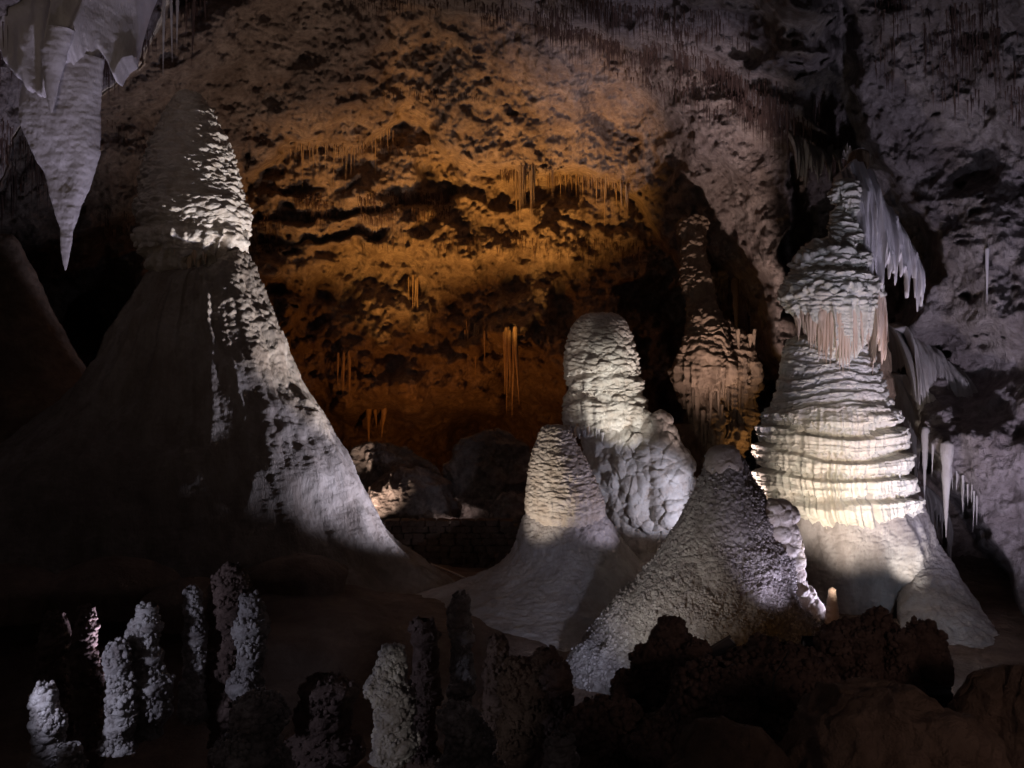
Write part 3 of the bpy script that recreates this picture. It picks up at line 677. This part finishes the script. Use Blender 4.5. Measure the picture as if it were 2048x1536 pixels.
drapery('flowstone_sheet', -30, 275, [-90, -90, -90, -90], [150, 100, 150, 180, 190, 165, 140, 112, 108, 170, 130], 15.9, M['blade'], 'pale smooth flowstone sheet on the ceiling above the great spear shaped stalactite', n=200, m=150, seed=21, dd=.6, amp=.20, thick=.8, curve=.5, fq=4.5, rag=.35, back=.5)
for px, pb, w, d, lb in [(329, 152, 9, 15.5, 'long white stalactite pointing at the top of the tallest stalagmite'),
                        (342, 124, 8, 15.6, 'medium stalactite second from the left in the corner row by the tallest stalagmite'),
                        (356, 98, 9, 15.5, 'bright white stalactite in the middle of the corner row'),
                        (390, 133, 10, 15.6, 'long rust brown stalactite at the right of the corner row'),
                        (374, 90, 6, 15.7, 'thin brown stalactite between the white and the rust brown ones'),
                        (409, 48, 6, 15.7, 'short rust brown stalactite ending the corner row at the right')]:
    hang(px, -40, pb, w, d, 'straw' if 'brown' in lb else 'blade', 'stalactite', lb, None, False)
print('formations', time.time() - T0)

# ------------------------------------------------------------------ soda straws
count = 0
def straws(poly, n, lmin, lmax, w, kind, label, group, off=-.35, jit=8):
    global count
    xs = [p[0] for p in poly]; px = np.sort(rng.uniform(xs[0], xs[-1], n)); py = np.interp(px, xs, [p[1] for p in poly]) + rng.uniform(-jit, jit, n)
    d = shell_depth(px, py)
    for a, b, c in zip(px, py, d):
        L = lmin + (lmax - lmin) * random.random() ** 2; c = c + off
        spike('soda_straw', kind, PT(a, b - 6, c), (L + 6) / F * c, w * random.uniform(.6, 1.2) / 2 / F * c, None, None, True, label, 'stalactite', group); count += 1
straws([(575, 292), (700, 302), (790, 262)], 38, 15, 95, 3.0, 'ostraw', 'thin curved straw stalactite in the row under the left end of the amber ledge', 'straws under the left end of the amber ledge')
straws([(1030, 345), (1070, 345)], 16, 60, 120, 6.0, 'ostraw', 'long glowing orange stalactite in the dense cluster at the middle of the amber ledge', 'orange stalactite cluster in the middle of the ledge')
straws([(1085, 348), (1230, 362)], 34, 12, 60, 3.4, 'ostraw', 'short straw stalactite fringing the right part of the amber ledge', 'straws fringing the right part of the amber ledge')
straws([(1180, 362), (1262, 380)], 9, 50, 85, 5, 'ostraw', 'medium stalactite near the right end of the amber ledge', 'stalactites near the right end of the amber ledge')
straws([(815, 565), (838, 565)], 6, 80, 110, 4.5, 'ostraw', 'long parallel straw in the trio group below the dark shelf of the far wall', 'parallel straws in the middle of the far wall')
straws([(930, 660), (975, 665)], 12, 60, 120, 5, 'ostraw', 'long straw in the curtain low on the far wall', 'curtain of straws low on the far wall')
straws([(1008, 672), (1032, 672)], 8, 110, 160, 9, 'ostraw', 'thick fused stalactite right of the straw curtain on the far wall', 'thick fused stalactites low on the far wall')
straws([(675, 715), (700, 718)], 7, 60, 85, 6, 'ostraw', 'stalactite in the pale bundle at the lower left of the far wall', 'pale bundle at the lower left of the far wall')
straws([(735, 818), (770, 822)], 4, 30, 75, 12, 'ostraw', 'stubby stalactite over the pale boulder in the background', 'stubby stalactites over the pale boulder')
straws([(1380, 560), (1500, 650)], 14, 20, 60, 6, 'straw', 'dark stalactite above the tan fluted column', 'dark stalactites above the tan column')
straws([(0, 400), (180, 240)], 26, 30, 110, 3.6, 'straw', 'unlit dark straw behind the great spear shaped stalactite', 'unlit dark straws behind the great spear')
straws([(190, 170), (330, 60)], 18, 20, 70, 4, 'straw', 'unlit dark straw along the edge of the corner ceiling sheet', 'unlit dark straws along the corner ceiling edge')
straws([(1560, 200), (1600, 260)], 5, 60, 150, 5, 'straw', 'long dark stalactite hanging from the ceiling ridge', 'long dark stalactites on the ceiling ridge')
straws([(1850, 880), (1960, 1000)], 16, 20, 80, 5, 'cone', 'pale small stalactite low on the right wall', 'small pale stalactites low on the right wall', off=-.12)
def fringe(name, label, areas, mat):
    Vs = []; Fc = []; nb = 0
    for (x0, y0, x1, y1, hh, n, lmin, lmax, w) in areas:
        t = rng.uniform(0, 1, n * 3); px = x0 + (x1 - x0) * t; py = y0 + (y1 - y0) * t + rng.uniform(-hh, hh, n * 3)
        keep = vn(np.stack([px / 35, py / 22, 0 * px], -1).astype(np.float32), 77) > rng.uniform(-.6, .5, n * 3); px, py = px[keep][:n], py[keep][:n]
        d = shell_depth(px, py) - .12; L = (lmin + (lmax - lmin) * rng.random(len(px)) ** 2) / F * d; r = w * rng.uniform(.5, 1.2, len(px)) / 2 / F * d
        top = np.stack([(px - 1024) / F * d, d, CZ + (768 - py) / F * d + L * .12], -1)
        for k in range(len(px)):
            a0 = random.random() * 6
            for j in range(3): Vs.append(top[k] + (r[k] * math.cos(a0 + j * 2.09), r[k] * math.sin(a0 + j * 2.09), 0))
            Vs.append(top[k] + (0, 0, -L[k] * 1.12))
            Fc += [(nb, nb + 3, nb + 1), (nb + 1, nb + 3, nb + 2), (nb + 2, nb + 3, nb)]; nb += 4
    o = mesh(name, Vs, Fc, mat, smooth=False); tag(o, label, 'stalactites', None, 'stuff')
fringe('straw_fringe', 'dense dark fringe of tiny straw stalactites hanging all over the cave ceiling', [
    (960, 20, 1400, 130, 18, 700, 10, 38, 2.6), (1100, 30, 1700, 290, 60, 900, 10, 46, 2.4), (1400, 130, 1700, 330, 30, 700, 14, 60, 3), (1000, -10, 1500, 60, 30, 500, 14, 50, 3),
    (1750, 60, 2048, 160, 90, 220, 15, 60, 3.5), (1900, 40, 2000, 60, 60, 90, 20, 90, 4), (0, 60, 240, 60, 80, 240, 20, 80, 3.5), (0, 300, 120, 300, 60, 160, 20, 70, 3),
    (200, 150, 420, -20, 20, 110, 15, 50, 3), (700, 10, 960, 5, 20, 160, 8, 25, 2.6), (1380, 500, 1500, 620, 20, 120, 10, 40, 3), (560, 330, 560, 345, 4, 10, 5, 10, 2)], M['straw'])
fringe('amber_straw_fringe', 'dense fringe of tiny straws on the shelves of the amber lit far wall', [
    (590, 400, 920, 395, 12, 420, 8, 26, 2.4), (480, 440, 900, 425, 12, 420, 8, 26, 2.4), (580, 300, 800, 290, 8, 120, 8, 30, 2), (700, 470, 1300, 500, 20, 260, 8, 26, 2.4),
    (200, 250, 420, 330, 20, 120, 8, 28, 2.4), (1000, 345, 1260, 370, 8, 240, 8, 30, 2.2), (200, 440, 560, 480, 25, 200, 8, 30, 2.4), (720, 180, 960, 190, 10, 80, 8, 20, 2)], M['straw'])
print('straws', count, time.time() - T0)

# ------------------------------------------------------------------ middle distance boulders
def rockmass(name, px0, px1, pt, pb, d, mat, label, seed, top=None, cat='boulder', sq=.7, nth=150, nz=130, fn=None, skew=0):
    m = (px0 + px1) / 2; w = (px1 - px0) / 2; h = pb - pt
    rows = [(pt, m - 2 + skew, m + 2 + skew), (pt + .02 * h, m - .2 * w + skew, m + .25 * w + skew), (pt + .12 * h, m - .55 * w + skew * .8, m + .5 * w + skew * .8), (pt + .3 * h, m - .8 * w + skew * .4, m + .8 * w + skew * .4), (pt + .6 * h, m - w, m + .97 * w), (pt + .85 * h, m - .95 * w, m + 1.0 * w), (pb, m - .9 * w, m + .9 * w)]
    fn = fn or (lambda P, S, py, th: .35 * ridged(P * .7, 4, seed) + .35 * fbm(P * .45, 3, seed + 3) + .1 * fbm(P * 3, 3, seed + 5))
    return tag(lathe(name, rows, d, nth, nz, fn, mat, None, PT(m, pb, d), sq=sq, seed=seed, big=.25, bigs=2.5), label, cat)
rockmass('boulder', 700, 890, 888, 1035, 35, M['boulder'], 'pale jagged boulder in the background, right of the foot of the tallest stalagmite', 51, skew=-35)
rockmass('boulder', 885, 1080, 858, 1030, 36.5, M['boulder'], 'amber topped rock mass in the background left of the short stalagmite', 53)
rockmass('boulder', 740, 900, 955, 1040, 33.5, M['boulder'], 'low grey boulder hung with small straws below the pale jagged one', 55)
rockmass('boulder', 985, 1080, 985, 1060, 33, M['boulder'], 'leaning slab lit along its lower edge left of the short stalagmite', 57, skew=-20)

def pad(px0, px1, pt, pb, d, label, seed):
    m = (px0 + px1) / 2; w = (px1 - px0) / 2; h = pb - pt
    rows = [(pt, m - 3, m + 3), (pt + .1 * h, m - .42 * w, m + .42 * w), (pt + .35 * h, m - .78 * w, m + .78 * w), (pt + .7 * h, m - w, m + w), (pb, m - .96 * w, m + .96 * w), (pb + 30, m - .9 * w, m + .9 * w)]
    tag(lathe('flowstone_pad', rows, d, 140, 90, lambda P, S, py, th: .12 * fbm(P * .8, 3, seed) + flutes(P, S, 4, .05, seed) * sst(pt + .3 * h, pt + .6 * h, py), M['floor'], None, PT(m, pb, d), sq=.8, seed=seed, big=.1), label, 'rock')
pad(495, 700, 1108, 1160, 21.5, 'low rounded flowstone pad with a dripping rim below the tallest stalagmite', 71)
pad(90, 350, 1118, 1190, 19.5, 'wide flat flowstone pad in the dark below the tallest stalagmite', 72)
pad(-90, 130, 1130, 1200, 19, 'flat flowstone pad at the left edge in the dark', 73)
pad(290, 480, 1155, 1215, 18.5, 'small flat flowstone pad behind the coral columns', 74)
# dry stone wall of the trail
baseS = PT(900, 1135, 31)
S_ = thing('dry_stone_wall', 'low dark dry stone wall beside the trail between the tallest and the short stalagmite', 'wall', baseS)
def blockmesh(seed):
    r = np.random.default_rng(seed); V = []
    for sx in (-1, -.4, .4, 1):
        for sy in (-1, 1):
            for sz in (-1, 1):
                V.append((sx * .5 * (1 if abs(sx) < 1 else .95) + r.uniform(-.05, .05), sy * .5 + r.uniform(-.06, .06), sz * (.5 if abs(sx) < 1 else .42) + r.uniform(-.06, .06)))
    f = []
    for i in range(3):
        a = i * 4; b = a + 4
        f += [(a, b, b + 1, a + 1), (a + 2, a + 3, b + 3, b + 2), (a + 1, b + 1, b + 3, a + 3), (a, a + 2, b + 2, b)]
    f += [(0, 1, 3, 2), (12, 14, 15, 13)]
    o = mesh('stone', V, f, M['floor'], smooth=False); me = o.data; bpy.data.objects.remove(o); return me
BM = [blockmesh(s) for s in range(5)]
zr = baseS[2] - .2
for row in range(9):
    h = random.uniform(.17, .24); x = -2.2 + random.uniform(-.3, 0)
    while x < 2.2:
        w = random.uniform(.25, .6)
        o = bpy.data.objects.new('stone', random.choice(BM)); C.objects.link(o); o.parent = S_
        o.scale = (w * .96, .5, h * .95); o.location = (x + w / 2, random.uniform(-.06, .06), zr + h / 2 - baseS[2]); o.rotation_euler = (random.uniform(-.06, .06), random.uniform(-.06, .06), random.uniform(-.1, .1))
        x += w
    zr += h

def tube(pts, r, sides=8):
    pts = [np.asarray(p, float) for p in pts]; V = []
    for i, p in enumerate(pts):
        t = pts[min(i + 1, len(pts) - 1)] - pts[max(i - 1, 0)]; t /= np.linalg.norm(t)
        a = np.cross(t, (0, 0, 1)); a = a / np.linalg.norm(a) if np.linalg.norm(a) > 1e-3 else np.array([1., 0, 0]); b = np.cross(t, a)
        for s in range(sides): V.append(p + r * (a * math.cos(2 * PI * s / sides) + b * math.sin(2 * PI * s / sides)))
    return V, gridfaces(len(pts), sides, True)
def rail(pts, posts, label, h=1.0):
    base = PT(*pts[0])
    t = thing('handrail', label, 'handrail', base)
    P = [PT(*p) for p in pts]
    mesh('rail', *tube(P, .028), M['rail'], t, base)
    for k in posts:
        a = P[0] + (P[-1] - P[0]) * k
        mesh('post', *tube([a - (0, 0, .03), a - (0, 0, h)], .024), M['rail'], t, base)
rail([(862, 1128, 26.8), (905, 1145, 26.6), (952, 1166, 26.4)], (.1, .9), 'steel handrail running down between the skirts of the tallest and the short stalagmite')
rail([(868, 1060, 32.5), (910, 1058, 32.5), (955, 1056, 32.5)], (.0, .62, 1), 'far thin handrail above the dry stone wall')

# ------------------------------------------------------------------ cave coral columns in the foreground
def ico(sub):
    import bmesh
    b = bmesh.new(); bmesh.ops.create_icosphere(b, subdivisions=sub, radius=1)
    V = np.array([v.co[:] for v in b.verts]); Fc = np.array([[v.index for v in f.verts] for f in b.faces]); b.free(); return V, Fc
IV, IF = ico(2); IV1, IF1 = ico(1)
def coral(px, pt, pb, w, d, mat, label, seed, prof=None, n=520, group=None, nod=.034, name='coral_stalagmite', cat='stalagmite', lean=0.0, wob=.3):
    r = np.random.default_rng(seed)
    prof = prof or [(0, .16), (.1, .45), (.3, .8), (.5, .62), (.75, .98), (1, 1.1)]
    w = w * .74
    base = PT(px, pb, d)
    def cen(t): return px + lean * (1 - t) + w * wob * .5 * math.sin(t * 7 + seed) + w * wob * .25 * math.sin(t * 17 + seed * 2)
    def rad(t): return w / 2 / F * d * np.interp(t, [a for a, b in prof], [b for a, b in prof]) * (1 + .25 * math.sin(t * 13 + seed * 1.7) + .12 * math.sin(t * 29 + seed))
    # core
    nz = 130; nth = 80; V = []
    for k in range(nz):
        t = k / (nz - 1); c = PT(cen(t), pt + (pb - pt) * t, d); R = rad(t) * min(1, math.sqrt(t * 12 + .001))
        for s in range(nth):
            a = 2 * PI * s / nth; V.append((c[0] + R * math.cos(a), d + R * math.sin(a), c[2]))
    V = np.array(V).reshape(nz, nth, 3); Nn = np.stack([np.cos(np.linspace(0, 2 * PI, nth, endpoint=False))[None] + 0 * V[..., 0], np.sin(np.linspace(0, 2 * PI, nth, endpoint=False))[None] + 0 * V[..., 0], 0 * V[..., 0]], -1)
    P = V.astype(np.float32); V = V + Nn * (lumps(P, nod * 5, nod * 2.6, seed) + lumps(P, nod * 2, nod * 1.2, seed + 1))[..., None]
    Vs = [V.reshape(-1, 3)]; Fc = [np.concatenate([gridfaces(nz, nth, True)[:, ::-1]])]
    tri = []; f4 = Fc[0]; tri = [f4[:, [0, 1, 2]], f4[:, [0, 2, 3]]]; nb = len(Vs[0])
    for k in range(int(n * 3.2)):
        t = r.random() ** .9; a = r.uniform(0, 2 * PI) if r.random() < .3 else -PI / 2 + r.uniform(-1.7, 1.7)
        c = PT(cen(t), pt + (pb - pt) * t, d); R = rad(t) * min(1, math.sqrt(t * 12 + .02)); s = nod * (.3 + 1.05 * r.random() ** 1.8)
        out = nod * r.uniform(.4, 3.4)
        p = np.array([c[0] + (R + out) * math.cos(a), d + (R + out) * math.sin(a), c[2] + r.uniform(-.02, .05)])
        Vi, Fi = (IV, IF) if s > nod * 1.28 else (IV1, IF1)
        q = Vi * s * (1 + .22 * vn((Vi * 2.2 + k * 3.1).astype(np.float32), seed)[:, None]) * np.array([1, 1, 1.15])
        Vs.append(q + p); tri.append(Fi + nb); nb += len(q)
    o = mesh(name, np.concatenate(Vs), np.concatenate(tri), mat, None, base)
    return tag(o, label, cat, group)
g1 = None
coral(294, 1213, 1470, 52, 12.6, M['coral'], 'tall pale coral crusted stalagmite with a pointed tip, lower left foreground', 3, [(0, .12), (.12, .5), (.35, .8), (.5, .95), (.6, 1.35), (.8, 1.2), (1, 1)], 900)
coral(240, 1285, 1500, 38, 12.2, M['coral'], 'pale coral column leaning against the left of the pointed one', 4, None, 650)
coral(388, 1178, 1440, 24, 13.2, M['coral'], 'thin crooked coral column left of the tall brown one', 5, None, 420)
coral(500, 1190, 1440, 44, 12.8, M['coral'], 'knobbly coral column with white flecks, right of the tall brown one', 6, [(0, .25), (.1, .6), (.25, .95), (.5, .7), (.7, .95), (1, .9)], 760)
coral(455, 1128, 1540, 56, 13.6, M['dcoral'], 'tallest dark brown coral column in the left foreground', 7, [(0, .6), (.1, 1.1), (.3, .9), (.6, 1.1), (1, 1.3)], 800)
coral(516, 1388, 1640, 120, 10.6, M['coral'], 'broad pale coral mound at the bottom, below the knobbly column', 8, [(0, .45), (.2, .9), (.5, 1.0), (1, 1.2)], 1300, nod=.034, name='coral_mound', cat='mound')
coral(785, 1294, 1520, 64, 12.0, M['coral'], 'stout pale coral stalagmite standing alone in the bottom middle', 9, [(0, .16), (.1, .5), (.3, .9), (.6, 1.15), (1, .9)], 1000)
coral(922, 1188, 1420, 28, 15.5, M['coral'], 'slim grey coral column in front of the skirt of the short stalagmite', 10, [(0, .8), (.3, .9), (.6, .9), (1, 1.3)], 460)
coral(930, 1412, 1640, 100, 10.8, M['coral'], 'wide grey coral mound with a pinkish knob at the bottom middle', 11, [(0, .35), (.15, .6), (.4, 1.0), (1, 1.5)], 1200, nod=.034, name='coral_mound', cat='mound')
coral(848, 1240, 1540, 34, 13.2, M['dcoral'], 'dark coral column right of the stout pale one', 12, [(0, .9), (.5, 1), (1, 1.3)], 500)
coral(992, 1275, 1540, 30, 13.5, M['dcoral'], 'slim dark coral column against the grey skirt', 13, [(0, .7), (.3, .9), (.6, 1.3), (1, 2.4)], 620)
coral(1082, 1298, 1600, 90, 13.0, M['dcoral'], 'dark coral stump below the grey skirt of the short stalagmite', 14, [(0, .3), (.1, .8), (.4, 1.2), (1, 1.6)], 900)
coral(110, 1225, 1540, 56, 14.2, M['dcoral'], 'dim coral column near the left edge', 15, None, 600)
coral(175, 1215, 1560, 44, 14.0, M['dcoral'], 'dim pointed coral column left of the two pale ones', 16, None, 600)
coral(95, 1370, 1600, 40, 11.5, M['coral'], 'small pale tipped coral column at the left edge', 17, [(0, .2), (.2, .7), (1, 1.4)], 500)
coral(142, 1490, 1640, 26, 10.5, M['coral'], 'tiny pale coral tip at the very bottom left', 18, None, 260)
coral(640, 1350, 1660, 150, 13.6, M['dcoral'], 'wide shadowy coral mound between the left columns and the stout pale stalagmite', 19, [(0, .3), (.1, .7), (.4, 1), (1, 1.4)], 900, name='coral_mound', cat='mound')
coral(1118, 1470, 1660, 44, 9.5, M['coral'], 'small rounded grey stub at the bottom right of the wide coral mound', 20, [(0, .6), (.2, .9), (1, 1)], 260, nod=.03, name='coral_stub')
coral(1340, 1240, 1600, 110, 12.6, M['dcoral'], 'dark coral spire overlapping the lower left of the crusted stalagmite', 21, [(0, .3), (.1, .5), (.25, 1.0), (.5, 1.6), (1, 2.6)], 1500, nod=.045)
coral(1560, 1290, 1640, 200, 11.6, M['dcoral'], 'dark coral bank between the two floodlights', 22, [(0, .5), (.08, .9), (.4, 1.3), (1, 1.9)], 1700, nod=.045, name='coral_mound', cat='mound')
coral(1700, 1245, 1600, 90, 12.3, M['dcoral'], 'dark coral clump right of the larger floodlight', 23, [(0, .5), (.1, .9), (.5, 1.4), (1, 2)], 1000, nod=.045)
coral(1762, 1222, 1600, 70, 12.5, M['dcoral'], 'pointed dark coral spire below the banded dome', 24, [(0, .25), (.1, .7), (.4, 1.4), (1, 2.4)], 1000, nod=.045)
coral(1842, 1246, 1600, 60, 12.8, M['dcoral'], 'dark square topped coral spire in front of the blue lit buttress', 25, [(0, .5), (.1, .9), (.4, 1.3), (1, 2.6)], 1000, nod=.045)
coral(1200, 1400, 1680, 150, 11.4, M['dcoral'], 'dark coral heap at the bottom, below the tip of the crusted slope', 26, [(0, .3), (.12, .8), (.5, 1.3), (1, 1.8)], 1500, nod=.045, name='coral_mound', cat='mound')
coral(1420, 1330, 1680, 220, 11.0, M['dcoral'], 'broad dark coral heap under the smaller tilted floodlight', 27, [(0, .5), (.1, .85), (.5, 1.2), (1, 1.6)], 1900, nod=.042, name='coral_mound', cat='mound')
for k, (px, pt, w, d, lb) in enumerate([
    (1255, 1345, 26, 12.2, 'small dark coral spire on the left shoulder of the bank below the crusted slope'),
    (1300, 1290, 30, 12.4, 'stubby dark coral spire left of the spire overlapping the crusted stalagmite'),
    (1395, 1285, 22, 12.3, 'short coral spire just left of the tilted grey floodlight'),
    (1530, 1275, 26, 12.0, 'dark coral spire midway between the two floodlights'),
    (1600, 1300, 24, 11.9, 'low dark coral spire hiding the left corner of the large floodlight'),
    (1730, 1262, 26, 12.0, 'blunt dark coral spire left of the pointed one below the banded dome'),
    (1800, 1262, 30, 12.2, 'blunt dark coral spire between the pointed and the square topped ones'),
    (1035, 1318, 26, 12.9, 'small dark coral spire against the pale lower skirt of the short stalagmite'),
    (1115, 1330, 24, 12.6, 'small dark coral spire at the right of the stump below the grey skirt')]):
    coral(px, pt, pt + 190, w * 1.6, d, M['dcoral'], lb, 40 + k, [(0, .35), (.12, .8), (.3, .7), (.5, 1.1), (1, 1.9)], 420, nod=.038)
nub('pale_nub', 1665, 1175, 1275, 17, 17.0, M['drape'], 'small pale orange nub stalagmite at the foot of the banded dome', amp=.05)
def f_fore(P, S, py, th): return .28 * ridged(P * .8, 4, 141) + .12 * fbm(P * 2.2, 4, 142) + lumps(P, .12, .05, 143) * sst(-.1, .3, vn(P * 1.3, 144))
rockmass('foreground_rock', 1555, 1960, 1392, 1640, 8.6, M['floor'], 'broad smooth brown rock at the bottom right corner', 61, fn=f_fore, cat='rock', nth=240, nz=200)
rockmass('foreground_rock', 1900, 2200, 1355, 1640, 10.4, M['floor'], 'dark reddish rock at the right edge below the blue lit buttress', 63, fn=f_fore, cat='rock', nth=150, nz=130)
rockmass('foreground_rock', 1380, 1600, 1452, 1680, 8.4, M['floor'], 'low dull rock at the bottom left of the broad smooth brown one', 65, fn=f_fore, cat='rock', nth=150, nz=120)

# ------------------------------------------------------------------ floodlight housings
def box(lo, hi, bev=.01):
    x0, y0, z0 = lo; x1, y1, z1 = hi; V = []
    for z, i in ((z0, bev), (z0 + bev, 0), (z1 - bev, 0), (z1, bev)):
        for (a, b) in ((x0 + i + bev, y0 + i), (x1 - i - bev, y0 + i), (x1 - i, y0 + i + bev), (x1 - i, y1 - i - bev), (x1 - i - bev, y1 - i), (x0 + i + bev, y1 - i), (x0 + i, y1 - i - bev), (x0 + i, y0 + i + bev)): V.append((a, b, z))
    f = gridfaces(4, 8, True)[:, ::-1].tolist()
    for k in range(1, 7, 2):
        f.append([0, k + 1 if k + 1 < 8 else 0, k, 0][:4])
    V = V + [((x0 + x1) / 2, (y0 + y1) / 2, z0), ((x0 + x1) / 2, (y0 + y1) / 2, z1)]
    f = gridfaces(4, 8, True)[:, ::-1].tolist()
    T = []
    for q in f: T += [(q[0], q[1], q[2]), (q[0], q[2], q[3])]
    for k in range(8): T += [(32, k, (k + 1) % 8), (33, 24 + (k + 1) % 8, 24 + k)]
    return np.array(V), np.array(T)
def join(parts):
    V = []; T = []; n = 0
    for v, t in parts:
        t = np.asarray(t)
        if t.shape[1] == 4: t = np.concatenate([t[:, [0, 1, 2]], t[:, [0, 2, 3]]])
        V.append(v); T.append(t + n); n += len(v)
    return np.concatenate(V), np.concatenate(T)
def flood(loc, dirv, size, label, mat=None, roll=0.0, group=None):
    from mathutils import Vector
    t = thing('floodlight', label, 'floodlight', loc, group)
    t.rotation_euler = Vector(dirv).to_track_quat('-Z', 'Y').to_euler(); t.rotation_euler.rotate_axis('Z', roll)
    s = size; mt = mat or M['black']
    mesh('housing', *join([box((-s, -s * .72, 0), (s, s * .72, s * .7), s * .08)] + [box((-s * .9 + k * s * .3, -s * .6, s * .69), (-s * .9 + k * s * .3 + s * .06, s * .6, s * .86), s * .01) for k in range(7)]), mt, t, (0, 0, 0), smooth=False)
    mesh('rim', *join([box((-s * 1.06, -s * .78, -s * .06), (s * 1.06, -s * .64, s * .08), s * .02), box((-s * 1.06, s * .64, -s * .06), (s * 1.06, s * .78, s * .08), s * .02),
                       box((-s * 1.06, -s * .78, -s * .061), (-s * .92, s * .78, s * .081), s * .02), box((s * .92, -s * .78, -s * .061), (s * 1.06, s * .78, s * .081), s * .02)]), mt, t, (0, 0, 0), smooth=False)
    arc = [(math.cos(a) * s * 1.18, -math.sin(a) * s * 1.15, s * .35) for a in np.linspace(0, PI, 15)]
    mesh('bracket', *tube(arc, s * .05), mt, t, (0, 0, 0))
    return t
up = (0, .8, .6)
flood(PT(1637, 1292, 12.9), (.1, .85, .5), .24, 'large square black floodlight half hidden in the dark coral, aimed up at the banded dome')
flood(PT(1433, 1306, 12.4), (-.45, .8, .4), .24, 'smaller tilted grey floodlight with a looped cable beside the crusted stalagmite', M['grey'], roll=.45)
flood(PT(1868, 1392, 12.3), (.1, .9, .3), .20, 'black floodlight box in the dark at the lower right, below the blue lit buttress')
def cable(pts, label, r=.012):
    P = np.array([PT(*p) for p in pts]); n = 60; k = np.arange(len(P)); t = np.linspace(0, len(P) - 1, n)
    Q = np.stack([pchip(t, k, P[:, i]) for i in range(3)], -1)
    tag(mesh('cable', *tube(list(Q), r), M['black'], None, P[0]), label, 'cable')
a = [(1462, 1300, 12.1), (1476, 1294, 12.0), (1490, 1304, 11.9), (1492, 1322, 11.9), (1480, 1336, 11.9), (1462, 1334, 11.9), (1445, 1324, 12.0)]
cable(a, 'black looped cable behind the smaller tilted floodlight')
cable([(1578, 1300, 11.0), (1562, 1330, 10.8), (1550, 1350, 10.7), (1545, 1385, 10.6)], 'black cable running down the dark coral left of the large floodlight')
if '--count' in __import__('sys').argv:
    L_ = sorted([(sum(len(p.vertices) - 2 for p in m.polygons), m.name) for m in bpy.data.meshes], reverse=True); print(sum(a for a, b in L_), L_[:40])
print('done', time.time() - T0)
